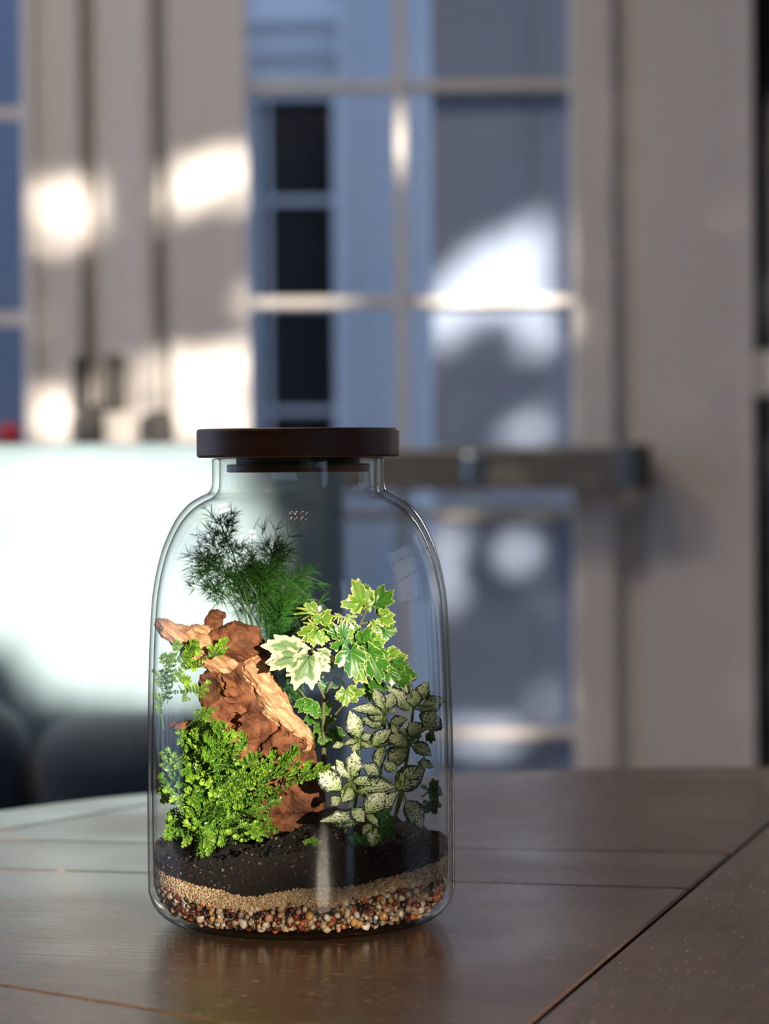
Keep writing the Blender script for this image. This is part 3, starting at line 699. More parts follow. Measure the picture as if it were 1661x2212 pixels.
NERVE = [
 ('low in front beside the driftwood, its top leaf upright', (545, 1100), -52, [
   (560, 1045, 585, 790, 165), (530, 1065, 395, 880, 125), (450, 1185, 192, 972, 200), (560, 1170, 455, 1295, 170), (560, 1100, 808, 1105, 115), (600, 1200, 968, 1130, 200), (545, 1090, 520, 1000, 70), (470, 1010, 350, 950, 120), (430, 1330, 350, 1250, 120)]),
 ('lowest in front, leaves spread just above the soil', (690, 1440), -60, [
   (640, 1475, 250, 1472, 140), (560, 1370, 685, 1495, 165), (690, 1405, 885, 1205, 200), (730, 1440, 1035, 1195, 160), (700, 1430, 828, 1535, 120), (800, 1560, 745, 1765, 150), (730, 1500, 690, 1680, 120)]),
 ('high in the middle right, left of the tallest rosette', (885, 440), -12, [
   (870, 375, 768, 165, 120), (900, 360, 960, 210, 160), (870, 475, 690, 372, 150), (850, 550, 655, 462, 130), (930, 400, 1005, 395, 90), (925, 545, 1100, 465, 130), (860, 420, 560, 360, 130)]),
 ('topmost, its big leaf touching the right glass wall', (1165, 370), 2, [
   (1130, 395, 908, 128, 160), (1085, 240, 1115, 108, 130), (1215, 300, 1302, 100, 140), (1260, 405, 1528, 262, 190), (1245, 335, 1405, 308, 90), (1160, 350, 1185, 175, 170), (1260, 260, 1340, 190, 90), (1120, 100, 1180, 20, 100)]),
 ('in the centre behind the front rosettes, one broad leaf upright', (630, 670), -34, [
   (625, 660, 535, 392, 175), (610, 690, 480, 725, 90), (645, 680, 745, 628, 90), (640, 710, 765, 745, 120), (470, 725, 360, 750, 90), (760, 740, 945, 565, 150), (620, 700, 560, 800, 120)]),
 ('right of centre with a broad leaf hanging over the dark gap', (1120, 700), -30, [
   (1115, 735, 895, 635, 160), (1085, 640, 1040, 560, 90), (1225, 650, 1130, 500, 180), (1290, 580, 1528, 398, 240), (1150, 745, 1370, 825, 160), (1100, 755, 925, 950, 260), (870, 745, 800, 975, 140), (1120, 720, 1200, 600, 120), (960, 520, 1010, 640, 110)]),
 ('lower right near the glass, one leaf drooping towards the soil', (1060, 1220), -40, [
   (985, 1178, 1400, 950, 225), (1095, 1285, 1312, 1560, 210), (1240, 910, 1495, 955, 150), (820, 1020, 670, 930, 140), (1000, 1000, 870, 900, 120), (1090, 1060, 1240, 960, 160)]),
]
rr_ = random.Random(5)
for desc, cc, dep, lv in NERVE:
    top = jp(c5(*cc), dep); root = Vector((top.x * 0.8 + JX * 0.2, top.y * 0.85 + JY * 0.15, TABLE_Z + 0.050))
    t = thing('nerve_plant', root, 'white-veined dark-green nerve plant ' + desc, 'plant', 'nerve plants in the jar')
    if (top - root).length > 0.004:
        v, f = tube(spline([root - Vector((0, 0, 0.006)), root.lerp(top, 0.5) + Vector((0.002, 0.004, 0)), top], 5), 0.0008, 7); obj('stem', mesh('nerve_stem', v, f, M['nstem'], True), t)
    for bx_, by, tx, ty, w in lv:
        L = math.hypot(tx - bx_, ty - by); dx, dy = (tx - bx_) / L, (ty - by) / L
        short = 0.55 * L / 4.614 * 0.25
        b = jp(c5(bx_, by), dep + rr_.uniform(-2, 1)); tp = jp(c5(tx, ty), dep - short * rr_.uniform(0.1, 0.9) + (4 if dy < -0.5 else 0))
        nr = Vector((0.25 * dx + rr_.uniform(-.3, .3), -0.75 + rr_.uniform(-.15, .15), 0.62 + 0.2 * dy))
        obj('leaf', rr_.choice(NM), t, frame(b, tp, nr, w * 1.12 / 4.614 / 4000))
        if rr_.random() < 0.45:
            b2 = jp(c5(bx_ + rr_.uniform(-40, 40), by + rr_.uniform(-20, 50)), dep + 9); t2 = jp(c5(bx_ + dx * L * .7 + rr_.uniform(-110, 110), by + dy * L * .6 + rr_.uniform(-30, 110)), dep + 8)
            if (t2 - b2).length > 0.005: obj('leaf', rr_.choice(NM), t, frame(b2, t2, nr, (t2 - b2).length * 0.62))
        if (b - top).length > 0.003:
            v, f = tube([top, top.lerp(b, 0.5) + Vector((0, 0, 0.0005)), b], 0.0006, 5); obj('petiole', mesh('petiole', v, f, M['nstem'], True), t)

# ------------------------------------------------------------------ lobed leaves: variegated aralia and ivy
def lobed_mesh(name, mat, angs, lens, wid, teeth, seed, base_r=0.18, dome=0.12, ripple=0.03):
    r_ = random.Random(seed); N = 110; th = np.linspace(-math.pi * 0.80, math.pi * 0.80, N); R = np.full(N, base_r)
    for a, L in zip(angs, lens):
        a = math.radians(a + r_.uniform(-5, 5)); L *= r_.uniform(0.9, 1.08); d = (th - a) / wid
        R = np.maximum(R, base_r + (L - base_r) * np.maximum(0, 1 - np.abs(d) ** 1.7))
    R = R * (1 + teeth * (np.abs(((np.arange(N) * 0.16 + seed * .3) % 1) - 0.5) * 2 - 0.5) * np.clip((R - 0.3) * 2, 0, 1))
    O = np.stack([R * np.cos(th), R * np.sin(th)], 1); rings = [0, 0.2, 0.4, 0.58, 0.74, 0.86, 0.94, 1.0]; V = []; E = []
    for q in rings:
        for i in range(N):
            x, y = O[i] * q
            d = np.min(np.hypot(O[:, 0] - x, O[:, 1] - y)); E.append(d)
            z = -dome * (x * x + y * y) + ripple * math.sin(th[i] * 9 + seed) * q * q + 0.05 * abs(y) + 0.03 * math.cos(th[i] * len(angs) * 1.4)
            V.append((x, y, z))
    F = []
    for k in range(len(rings) - 1):
        for i in range(N - 1):
            a = k * N + i; F.append((a, a + N, a + N + 1, a + 1))
    me = mesh(name, V, F, mat, True, [(v[0], v[1]) for v in V]); t_ = me.attributes.new('edge', 'FLOAT', 'POINT'); t_.data.foreach_set('value', np.array(E, dtype=np.float32)); return me
def aralia_col(inner, inner2, rim, lo, hi, patch):
    def fn(n):
        e = n.n('Attribute', _attribute_name='edge').outputs['Fac']; uv = n.n('TexCoord').outputs['UV']; rnd = n.n('ObjectInfo').outputs['Random']
        pos = n.n('VectorMath', _operation='ADD', i0=uv, i1=n.n('CombineXYZ', i0=n.math('MULTIPLY', rnd, 30), i1=rnd).outputs[0]).outputs[0]
        nz = n.noise(pos, 3.0, 3); fine = n.noise(pos, 14.0, 3)
        f = n.smooth(n.math('ADD', e, n.math('MULTIPLY', n.math('SUBTRACT', nz, 0.5), patch)), lo, hi)
        s = n.n('SeparateXYZ', i0=uv); vein = n.smooth(n.math('ABSOLUTE', n.math('SINE', n.math('MULTIPLY', n.math('ARCTAN2', s.outputs[1], s.outputs[0]), 4.0))), 0.0, 0.10, 0.45, 0.0)
        g = n.mix(fine, inner, inner2); g = n.mix(vein, g, rim); return n.mix(f, rim, g)
    return fn
M['ar_g'] = leafmat('aralia_green_leaf', aralia_col(lin(46, 100, 28), lin(76, 136, 42), lin(196, 206, 120), 0.018, 0.042, 0.06), 0.32, 0.2)
M['ar_c'] = leafmat('aralia_cream_leaf', aralia_col(lin(104, 142, 92), lin(134, 164, 112), lin(238, 226, 184), 0.10, 0.17, 0.36), 0.36, 0.25)
M['ar_y'] = leafmat('aralia_yellow_green_leaf', aralia_col(lin(88, 140, 38), lin(126, 164, 62), lin(206, 208, 120), 0.03, 0.08, 0.16), 0.34, 0.22)
M['ar_stem'] = plain('aralia_stem', lin(88, 90, 46), 0.6, 0.25, 260)
AA, AL = [-62, -28, 2, 32, 64], [0.62, 0.9, 1.0, 0.88, 0.6]
AR = {k: [lobed_mesh('aralia_leaf', M['ar_' + k], AA if s % 2 else [-50, 0, 48], AL if s % 2 else [0.78, 1.0, 0.8], 0.52 if s % 2 else 0.72, 0.16, s + 3, 0.34) for s in range(4)] for k in 'gcy'}
AR['y'] += [lobed_mesh('aralia_leaf', M['ar_y'], [-80, -50, -20, 10, 40, 72], [0.6, 0.85, 0.95, 1, 0.9, 0.62], 0.24, 0.3, s + 11) for s in range(2)]
ar_root = jp(c4(640, 2000), 4); ar_root.z = TABLE_Z + 0.052
ara = thing('aralia_plant', ar_root, 'variegated aralia shrub with lobed green and cream leaves at the centre of the jar', 'plant')
def twig(pts, r0, r1, dm, mat=None, par=ara, nm='branch'):
    P_ = [jp(c4(x, y), dm) if not isinstance(x, Vector) else x for x, y in pts]; P_ = spline(P_, 5)
    v, f = tube(P_, list(np.linspace(r0, r1, len(P_))), 7); return obj(nm, mesh(nm, v, f, mat or M['ar_stem'], True), par)
twig([(600, 2330), (640, 1950), (640, 1500), (655, 1290), (760, 1050), (880, 840)], 0.0017, 0.0007, 4, nm='trunk')
for pts_ in ([(880, 840), (960, 640), (1060, 430), (1075, 340)], [(1010, 545), (1110, 520), (1215, 478)], [(690, 1520), (780, 1420), (860, 1310), (860, 1210)],
             [(655, 1290), (560, 1080), (525, 880), (530, 770)], [(640, 1500), (560, 1420), (500, 1330), (390, 1185)], [(760, 1050), (650, 800), (590, 600), (600, 470)],
             [(880, 840), (1010, 830), (1090, 800)], [(900, 1000), (1150, 1000), (1300, 1000)], [(1100, 560), (1200, 590), (1240, 620)]):
    twig(pts_, 0.0007, 0.0004, -2)
ARL = [  # base, tip, width, kind, depth
 (400, 830, 22, 745, 300, 'c', -32), (375, 870, 100, 965, 290, 'c', -36), (490, 880, 345, 1200, 300, 'c', -38), (525, 880, 605, 1105, 230, 'c', -34), (545, 870, 715, 985, 200, 'c', -30),
 (915, 800, 725, 740, 190, 'g', -26), (910, 805, 945, 1075, 290, 'g', -34), (920, 800, 1068, 975, 250, 'g', -32), (950, 960, 1080, 1135, 240, 'y', -28), (1080, 780, 1285, 865, 210, 'g', -24),
 (1085, 820, 1245, 1110, 250, 'g', -27), (1060, 900, 1170, 1060, 170, 'g', -22), (1150, 900, 1310, 1000, 200, 'g', -18), (1110, 740, 1270, 700, 170, 'y', -16),
 (1040, 375, 955, 105, 230, 'y', 6), (1010, 335, 815, 345, 240, 'y', 4), (1165, 345, 1335, 205, 260, 'g', 6), (1150, 330, 1100, 200, 170, 'g', 8), (1030, 350, 1060, 150, 170, 'g', 8), (1180, 370, 1260, 440, 150, 'g', 6), (1000, 360, 990, 440, 120, 'y', 6),
 (1215, 480, 1360, 520, 200, 'y', -4), (1230, 600, 1370, 595, 170, 'g', -6), (1245, 625, 1285, 705, 150, 'g', -8), (1130, 520, 1225, 645, 120, 'y', -6), (1215, 470, 1290, 400, 170, 'y', -2), (1015, 735, 1095, 575, 180, 'g', -20),
 (1030, 720, 1160, 640, 160, 'g', -20), (800, 665, 695, 550, 120, 'g', -24), (840, 665, 815, 512, 120, 'g', -26), (870, 470, 970, 550, 200, 'y', 4), (870, 660, 935, 595, 120, 'y', -24), (800, 450, 770, 530, 120, 'y', 4),
 (560, 620, 380, 640, 220, 'y', -22), (560, 635, 540, 775, 200, 'y', -24), (600, 650, 645, 755, 170, 'y', -22), (615, 490, 745, 460, 220, 'y', -8), (600, 500, 515, 480, 180, 'y', -10), (620, 640, 745, 660, 150, 'y', -20),
 (560, 430, 360, 415, 150, 'y', 2), (560, 400, 450, 345, 130, 'y', 4), (640, 520, 760, 560, 150, 'y', -8), (560, 560, 430, 560, 160, 'y', -16),
 (1330, 930, 1495, 930, 180, 'g', -6), (1350, 970, 1575, 1055, 170, 'g', -4), (1280, 1000, 1345, 1145, 190, 'g', -12), (1390, 1130, 1510, 1050, 190, 'g', -8), (1300, 880, 1480, 860, 120, 'y', 0),
 (860, 1205, 862, 1362, 190, 'y', -20), (880, 1250, 1040, 1220, 170, 'y', -16), (845, 1250, 765, 1295, 130, 'y', -20), (490, 1330, 342, 1360, 170, 'g', -14), (500, 1330, 582, 1475, 160, 'g', -14), (470, 1310, 420, 1290, 90, 'g', -12),
 (1110, 1090, 1280, 1190, 170, 'g', 2), (1080, 1140, 1120, 1310, 140, 'g', 6), (760, 1080, 790, 1200, 170, 'g', 10), (700, 960, 800, 900, 170, 'y', 8), (560, 1480, 440, 1500, 160, 'g', 12), (740, 1600, 820, 1720, 180, 'g', 14), (560, 1640, 620, 1740, 180, 'g', 12), (600, 830, 740, 900, 140, 'c', -24),
 (640, 1420, 520, 1420, 150, 'g', 4), (640, 1380, 740, 1330, 150, 'g', 6), (640, 1560, 540, 1620, 160, 'g', 6), (660, 1500, 760, 1500, 150, 'y', 8), (640, 1650, 700, 1760, 170, 'g', 4), (690, 1180, 600, 1120, 160, 'g', 8), (720, 1140, 820, 1080, 160, 'g', 6),
 (640, 1000, 560, 1080, 160, 'y', 6), (820, 960, 760, 1060, 180, 'g', -4), (860, 700, 780, 800, 170, 'y', -12), (980, 640, 900, 560, 170, 'g', -6), (960, 700, 1000, 840, 190, 'g', -14), (1100, 640, 1200, 760, 170, 'g', -10), (1240, 860, 1400, 800, 150, 'y', -8)]
for bx_, by, tx, ty, w, k, dm in ARL:
    L = math.hypot(tx - bx_, ty - by); dx, dy = (tx - bx_) / L, (ty - by) / L
    b = jp(c4(bx_, by), dm); tp = jp(c4(tx, ty), dm - L / 4.614 * 0.25 * rr_.uniform(0.0, 0.35))
    nr = Vector((0.2 * dx + rr_.uniform(-.25, .25), -0.8, 0.55 + rr_.uniform(-.2, .2)))
    w_ = L * 0.5 + w * 0.5
    obj('leaf', rr_.choice(AR[k]), ara, frame(b, tp, nr, w_ * 1.30 / 1.45 / 4.614 / 4000))
# ivy
M['ivy'] = leafmat('ivy_leaf', aralia_col(lin(24, 62, 26), lin(40, 92, 38), lin(84, 122, 66), -0.02, 0.012, 0.0), 0.35, 0.2)
M['ivy_l'] = leafmat('young_ivy_leaf', aralia_col(lin(84, 126, 44), lin(112, 150, 60), lin(150, 170, 90), -0.02, 0.012, 0.0), 0.35, 0.25)
IV = [lobed_mesh('ivy_leaf', m_, [-75, -38, 0, 38, 75], [0.62, 0.82, 1.0, 0.82, 0.62], 0.50, 0.02, 30 + i, 0.45) for i, m_ in enumerate((M['ivy'], M['ivy'], M['ivy_l'], M['ivy_l']))]
def ivy(desc, stem, leaves, dm):
    b0 = jp(c5(*stem[0]), dm); t = thing('ivy_plant', (b0.x, b0.y, TABLE_Z + 0.045), desc, 'plant')
    P_ = spline([jp(c5(*q), dm) for q in stem], 5); v, f = tube(P_, 0.0006, 6); obj('vine', mesh('vine', v, f, M['nstem'], True), t)
    for bx_, by, tx, ty, w, k in leaves:
        b = jp(c5(bx_, by), dm - 2); tp = jp(c5(tx, ty), dm - 4 - rr_.uniform(0, 3)); L = math.hypot(tx - bx_, ty - by)
        obj('leaf', IV[k], t, frame(b, tp, Vector((rr_.uniform(-.2, .2), -0.75, 0.65)), max(w, L * .7) / 1.3 / 4.614 / 4000))
ivy('small dark-green ivy vine creeping over the soil at lower right', [(540, 1830), (640, 1790), (800, 1760), (920, 1690), (960, 1600)],
    [(1000, 1490, 850, 1440, 230, 0), (1000, 1500, 1120, 1510, 240, 0), (990, 1560, 880, 1640, 220, 1), (1010, 1580, 1170, 1610, 230, 0), (990, 1640, 1080, 1700, 220, 1), (960, 1420, 1000, 1390, 180, 0),
     (650, 1720, 520, 1650, 200, 0), (650, 1720, 765, 1710, 200, 1), (640, 1720, 640, 1790, 190, 0), (430, 1770, 355, 1770, 90, 2), (430, 1770, 420, 1735, 80, 2), (500, 1790, 440, 1800, 110, 3), (520, 1800, 580, 1830, 130, 3), (880, 1690, 850, 1680, 70, 2)], -66)
ivy('tiny pale-green ivy seedling on the soil below the driftwood', [(225, 1800), (180, 1770), (145, 1730)], [(140, 1730, 62, 1690, 90, 2), (150, 1725, 245, 1690, 140, 3), (150, 1725, 170, 1655, 130, 3)], -66)
ivy('dark ivy sprig pressed against the right glass wall', [(1250, 1250), (1330, 1190), (1380, 1150)], [(1360, 1160, 1440, 1080, 150, 0), (1370, 1180, 1430, 1290, 170, 1), (1330, 1300, 1420, 1420, 200, 0), (1300, 1160, 1240, 1150, 90, 2), (1330, 650, 1370, 590, 120, 0), (1330, 640, 1350, 720, 110, 0)], -22)

# ------------------------------------------------------------------ spikemoss (bright green feathery fronds)
def frond_mesh(seed):
    r = random.Random(seed); V = []; F = []; UV = []
    def leaf(p, d, L, w, nz, age):
        d = d.normalized(); s = Vector((-d.y, d.x, 0)) * w; z = Vector((0, 0, nz * L)); b = len(V)
        V.extend([p, p + d * L * 0.36 + s + z * 0.6 + Vector((0, 0, .2 * w)), p + d * L + z, p + d * L * 0.36 - s + z * 0.6 + Vector((0, 0, .2 * w)), p + d * L * 0.5 + z * 0.5 - Vector((0, 0, .25 * w))])
        F.extend([(b, b + 4, b + 1), (b + 1, b + 4, b + 2), (b, b + 3, b + 4), (b + 4, b + 3, b + 2)]); UV.extend([(age, 0)] * 5)
    def branch(p, ang, L, depth, age0, zc):
        steps = max(4, int(L / 0.080)); q = p.copy(); a = ang; pts_ = [q.copy()]
        for i in range(steps):
            t = i / (steps - 1); a += r.uniform(-0.12, 0.12); q = q + Vector((math.cos(a), math.sin(a), zc + r.uniform(-0.15, 0.15))) * (L / steps); pts_.append(q.copy())
            sz = (0.140 if depth else 0.125) * (1 - 0.35 * abs(t - 0.5)) * r.uniform(0.85, 1.2); age = min(1, age0 + 0.5 * t + (0.3 if t > 0.8 else 0))
            for sgn in (1, -1):
                la = a + sgn * r.uniform(0.75, 1.1); leaf(q, Vector((math.cos(la), math.sin(la), 0)), sz, sz * 0.27, r.uniform(-0.1, 0.45), age)
                la = a + sgn * r.uniform(0.2, 0.5); leaf(q, Vector((math.cos(la), math.sin(la), 0)), sz * 0.7, sz * 0.28, r.uniform(0.4, 0.9), min(1, age + .1))
        for k in range(7):
            la = a + (k - 3) * 0.38; leaf(q, Vector((math.cos(la), math.sin(la), 0)), 0.125, 0.045, r.uniform(0.2, 0.9), 1.0)
        v, f = tube(pts_, list(np.linspace(0.012, 0.006, len(pts_))), 4); b = len(V)
        V.extend(v); F.extend([tuple(i + b for i in g) for g in f]); UV.extend([(0.45, 1)] * len(v))
        if depth < (2 if seed % 3 == 0 else 1):
            nb = r.choice((3, 4)) if depth == 0 else r.choice((1, 2))
            for k in range(nb):
                i = int(len(pts_) * (0.35 + 0.5 * (k + r.random() * .5) / nb)); sg = 1 if (k + seed) % 2 else -1
                branch(pts_[min(i, len(pts_) - 1)], ang + sg * r.uniform(0.5, 0.9), L * r.uniform(0.32, 0.48), depth + 1, 0.35, zc + r.uniform(-.1, .3))
    branch(Vector((0, 0, 0)), 0.0, 0.95, 0, 0.0, 0.0)
    return mesh('frond', V, F, M['moss'], False, UV)
def moss_col(n):
    s = n.n('SeparateXYZ', i0=n.n('TexCoord').outputs['UV']); rnd = n.n('ObjectInfo').outputs['Random']
    g = n.mix(s.outputs[0], lin(40, 94, 20), lin(158, 198, 70)); g = n.mix(n.math('MULTIPLY', rnd, 0.7), g, lin(46, 112, 22)); return n.mix(n.smooth(s.outputs[1], 0.4, 0.6, 0, 0.7), g, lin(150, 176, 96))
M['moss'] = leafmat('spikemoss_frond', moss_col, 0.34, 0.24)
FM = [frond_mesh(i) for i in range(8)]
mroot = at(450, 1800, JY - 0.045); mroot.z = TABLE_Z + 0.05
moss = thing('spikemoss_plant', mroot, 'bright green feathery spikemoss cushion in front of the driftwood at left', 'plant')
def frond(bp, tp, w, nr=None):
    nr = nr or Vector((rr_.uniform(-.45, .45), -0.8, rr_.uniform(0.15, 0.8))); obj('frond', rr_.choice(FM), moss, frame(bp, tp, nr, (tp - bp).length * w))
def c2p(a, b, w, d0, d1, f=c2):
    frond(jp(f(*a), d0, 0.006), jp(f(*b), d1, 0.0035), w)
for a, b, w, d0, d1 in (((190, 1250), (330, 640), 0.75, -10, -22), ((420, 860), (810, 700), 0.6, -24, -28), ((330, 900), (455, 680), 0.7, -20, -24), ((150, 1200), (90, 920), 0.8, -4, -8), ((110, 1250), (240, 930), 0.5, -6, -10), ((230, 1130), (590, 1110), 0.7, -22, -30),
                        ((300, 1050), (380, 1215), 0.7, -24, -26), ((120, 1500), (80, 1150), 0.6, -2, -4), ((440, 880), (560, 850), 0.8, -26, -28), ((380, 1480), (600, 1270), 0.6, -40, -44), ((600, 1700), (720, 1400), 0.6, -44, -50)): c2p(a, b, w, d0, d1)
for a, b, w, d0, d1 in (((880, 800), (1240, 340), 0.5, -52, -60), ((1050, 760), (1520, 390), 0.42, -52, -58), ((980, 620), (1390, 370), 0.5, -56, -60), ((1000, 800), (1190, 760), 0.8, -58, -62), ((780, 420), (900, 160), 0.6, -54, -58), ((860, 480), (960, 300), 0.8, -56, -58),
                        ((620, 640), (880, 500), 0.8, -60, -64), ((640, 660), (560, 100), 0.5, -56, -60), ((800, 820), (1060, 880), 0.7, -62, -66), ((820, 960), (1020, 1060), 0.7, -62, -66), ((700, 1000), (960, 980), 0.7, -62, -66), ((240, 900), (120, 1040), 0.8, -30, -34), ((400, 1000), (520, 1190), 0.8, -60, -64), ((380, 1020), (430, 1220), 0.8, -58, -64), ((300, 1000), (290, 1160), 0.8, -50, -54)): c2p(a, b, w, d0, d1, c3)
poly = [(345, 1585), (395, 1560), (440, 1550), (500, 1610), (545, 1640), (600, 1655), (600, 1700), (590, 1760), (560, 1800), (450, 1838), (350, 1812), (336, 1700)]
def inpoly(x, y, p):
    c = False
    for i in range(len(p)):
        (x0, y0), (x1, y1) = p[i], p[i - 1]
        if (y0 > y) != (y1 > y) and x < (x1 - x0) * (y - y0) / (y1 - y0) + x0: c = not c
    return c
k = 0
while k < 74:
    tx, ty = rr_.uniform(330, 605), rr_.uniform(1545, 1838)
    if not inpoly(tx, ty, poly): continue
    k += 1
    ang = math.atan2(1790 - ty, 465 - tx) + rr_.uniform(-0.9, 0.9); L = rr_.uniform(62, 125)
    bx_, by = tx + math.cos(ang) * L, ty + math.sin(ang) * L
    dmax = 1000 * math.sqrt(max(0.0001, 0.0765 ** 2 - ((tx - 650) / 4000) ** 2)); up = (1838 - ty) / 290
    d = -dmax * rr_.uniform(0.45, 1.0) * (1 - 0.35 * up); frond(jp((bx_, by), d + 9, 0.006), jp((tx, ty), d, 0.0035), rr_.uniform(0.7, 1.0))

# ------------------------------------------------------------------ asparagus fern (fine needles behind the driftwood)
M['needle'] = leafmat('fern_needle', lambda n: n.mix(n.n('ObjectInfo').outputs['Random'], lin(46, 98, 34), lin(74, 134, 46)), 0.4, 0.25)
M['fern_stem'] = plain('fern_stem', lin(50, 84, 36), 0.5, 0.2, 200)
froot = at(560, 1790, JY + 0.022); froot.z = TABLE_Z + 0.055
fern = thing('asparagus_fern', froot, 'wispy dark-green asparagus fern rising behind the driftwood', 'fern')
def needles(P0, axis, cnt, L, V, F, spread=(0.5, 1.1)):
    axis = axis.normalized(); a = axis.cross(Vector((0.2, 1, 0.1))).normalized(); b = axis.cross(a)
    for i in range(cnt):
        q = rr_.uniform(0, 6.28); s = rr_.uniform(*spread); d = axis * math.cos(s) + (a * math.cos(q) + b * math.sin(q)) * math.sin(s); l = L * rr_.uniform(0.65, 1.15)
        bend = Vector((rr_.uniform(-.15, .15), rr_.uniform(-.15, .15), rr_.uniform(-.22, .08))) * l
        p1 = P0 + d * l * 0.5 + bend * 0.3; p2 = P0 + d * l + bend; n0 = len(V)
        u = d.cross(Vector((0, 1, 0.3))).normalized(); w = d.cross(u); r = 0.00017
        for p, rr in ((P0, r), (p1, r)):
            V.extend([p + u * rr, p - u * rr * .5 + w * rr * .87, p - u * rr * .5 - w * rr * .87])
        V.append(p2)
        for j in range(3):
            j2 = (j + 1) % 3; F.extend([(n0 + j, n0 + j2, n0 + 3 + j2, n0 + 3 + j), (n0 + 3 + j, n0 + 3 + j2, n0 + 6)])
FST = [([(900, 2600), (840, 1500), (700, 900), (600, 560), (540, 420), (470, 230)], 28, 0.0078), ([(820, 2600), (760, 1400), (640, 900), (500, 760), (400, 730), (330, 740)], 30, 0.0085), ([(900, 2600), (880, 1400), (930, 900), (1000, 700), (1030, 570)], 34, 0.0095),
       ([(950, 2700), (960, 1500), (900, 1100), (780, 900), (700, 780)], 40, 0.0085), ([(950, 2700), (1000, 1600), (1060, 1250), (1150, 1190), (1240, 1170)], 34, 0.0085), ([(980, 2700), (1050, 1500), (1080, 1330), (1070, 1250)], 34, 0.0085),
       ([(820, 2500), (700, 1400), (560, 1050), (440, 960), (380, 980)], 26, 0.0080), ([(900, 2600), (880, 1400), (850, 1050), (900, 880), (960, 800)], 40, 0.0090), ([(950, 2700), (1000, 1400), (1060, 1100), (1160, 930), (1210, 910)], 28, 0.0085),
       ([(900, 2600), (900, 1500), (780, 1150), (760, 1060)], 34, 0.0085), ([(980, 2700), (1080, 1600), (1110, 1450)], 26, 0.0085), ([(860, 2600), (820, 1400), (600, 960), (450, 560), (400, 470)], 26, 0.0078), ([(1000, 2700), (1150, 2000), (1230, 1800), (1200, 2050)], 20, 0.0080)]
for pts_, cnt, L in FST:
    dm = rr_.uniform(12, 38); P_ = spline([jp(c8(x, y), dm if i else 22) for i, (x, y) in enumerate(pts_)], 10); P_[0].z = TABLE_Z + 0.05
    v, f = tube(P_, list(np.linspace(0.0006, 0.00025, len(P_))), 5); st = obj('stem', mesh('fern_stem', v, f, M['fern_stem'], True), fern)
    V = []; F = []; N0 = int(len(P_) * 0.50)
    for i in range(cnt):
        j = min(len(P_) - 2, N0 + int((len(P_) - 1 - N0) * (i + rr_.random()) / cnt)); p = P_[j].lerp(P_[j + 1], rr_.random()); ax = (P_[j + 1] - P_[j]).normalized()
        sd = Vector((rr_.uniform(-1, 1), rr_.uniform(-.7, .7), rr_.uniform(-.4, 0.9))).normalized(); e = p + (sd + ax * 0.5) * rr_.uniform(0.004, 0.012)
        tv, tf = tube([p, p.lerp(e, .5), e], 0.00018, 3); b = len(V); V.extend(tv); F.extend([tuple(q + b for q in g) for g in tf])
        for t_ in (0.45, 1.0): needles(p.lerp(e, t_), (e - p), 6, L * 1.15, V, F)
    needles(P_[-1], P_[-1] - P_[-3], 14, L, V, F, (0.1, 1.0))
    V = [inside(Vector(q), 0.0006) for q in V]
    o = obj('needles', mesh('needles', [Vector(q) - froot for q in V], F, M['needle'], False), st); o['kind'] = 'stuff'
    o.matrix_basis = Matrix.Translation(froot)
# bare thin tendril
v, f = tube(spline([jp(c8(x, y), 20) for x, y in ((900, 1300), (840, 700), (805, 480), (820, 310), (890, 180))], 6), 0.00018, 4); obj('tendril', mesh('tendril', v, f, M['fern_stem'], True), fern)

# ------------------------------------------------------------------ armchair behind the table
CY = 3.15
ch = thing('armchair', (wx(150, CY), CY + 0.2, 0), 'pale teal upholstered armchair with tall square back behind the table', 'armchair')
def soft(name, x0, x1, y0, y1, z0, z1, mat, par, b=0.04):
    me_ = mesh(name, *box_geo(x0, x1, y0, y1, z0, z1, b), mat, True); return obj(name, me_, par)
xa, xb = wx(-560, CY), wx(742, CY); zt = wz(952, CY)
soft('backrest', xa, xb, CY, CY + 0.13, 0.38, zt, M['teal'], ch, 0.022)
soft('seat', xa + 0.02, xb - 0.02, CY - 0.50, CY + 0.02, 0.30, 0.46, M['navy'], ch, 0.03)
for s, x in ((0, xa - 0.02), (1, xb - 0.09)): soft('armrest', x, x + 0.11, CY - 0.48, CY + 0.04, 0.28, 0.63, M['navy'], ch, 0.035)
for x in (xa + 0.06, xb - 0.06):
    for y in (CY - 0.42, CY + 0.06):
        v, f = lathe([(0.0005, 0), (0.014, 0), (0.024, 0.31), (0.0005, 0.31)], 16, (x, y, 0)); obj('leg', mesh('chair_leg', v, f, M['table_leg'], True), ch)
def cushion(name, px0, px1, pytop, Y, hgt, label, thick=0.13):
    x0, x1 = wx(px0, Y), wx(px1, Y); zt_ = wz(pytop, Y); V = []; F = []; nu, nv = 26, 22
    cx, cz, rx, rz = (x0 + x1) / 2, zt_ - hgt / 2, (x1 - x0) / 2, hgt / 2
    for i in range(nv + 1):
        ph = -math.pi / 2 + math.pi * i / nv
        for j in range(nu):
            a = 2 * math.pi * j / nu; se = lambda q, e: math.copysign(abs(q) ** e, q)
            V.append((cx + rx * se(math.cos(a), .45) * se(math.cos(ph), .6), Y + thick / 2 * se(math.sin(ph), 0.9), cz + rz * se(math.sin(a), .45) * se(math.cos(ph), .6)))
    for i in range(nv):
        for j in range(nu):
            j2 = (j + 1) % nu; F.append((i * nu + j, i * nu + j2, (i + 1) * nu + j2, (i + 1) * nu + j))
    return tag(obj(name, mesh(name, V, F, M['navy'], True)), label, 'cushion', 'cushions on the armchair')
cushion('cushion', -400, 60, 1500, CY - 0.075, 0.25, 'dark navy cushion at the left end of the teal armchair')
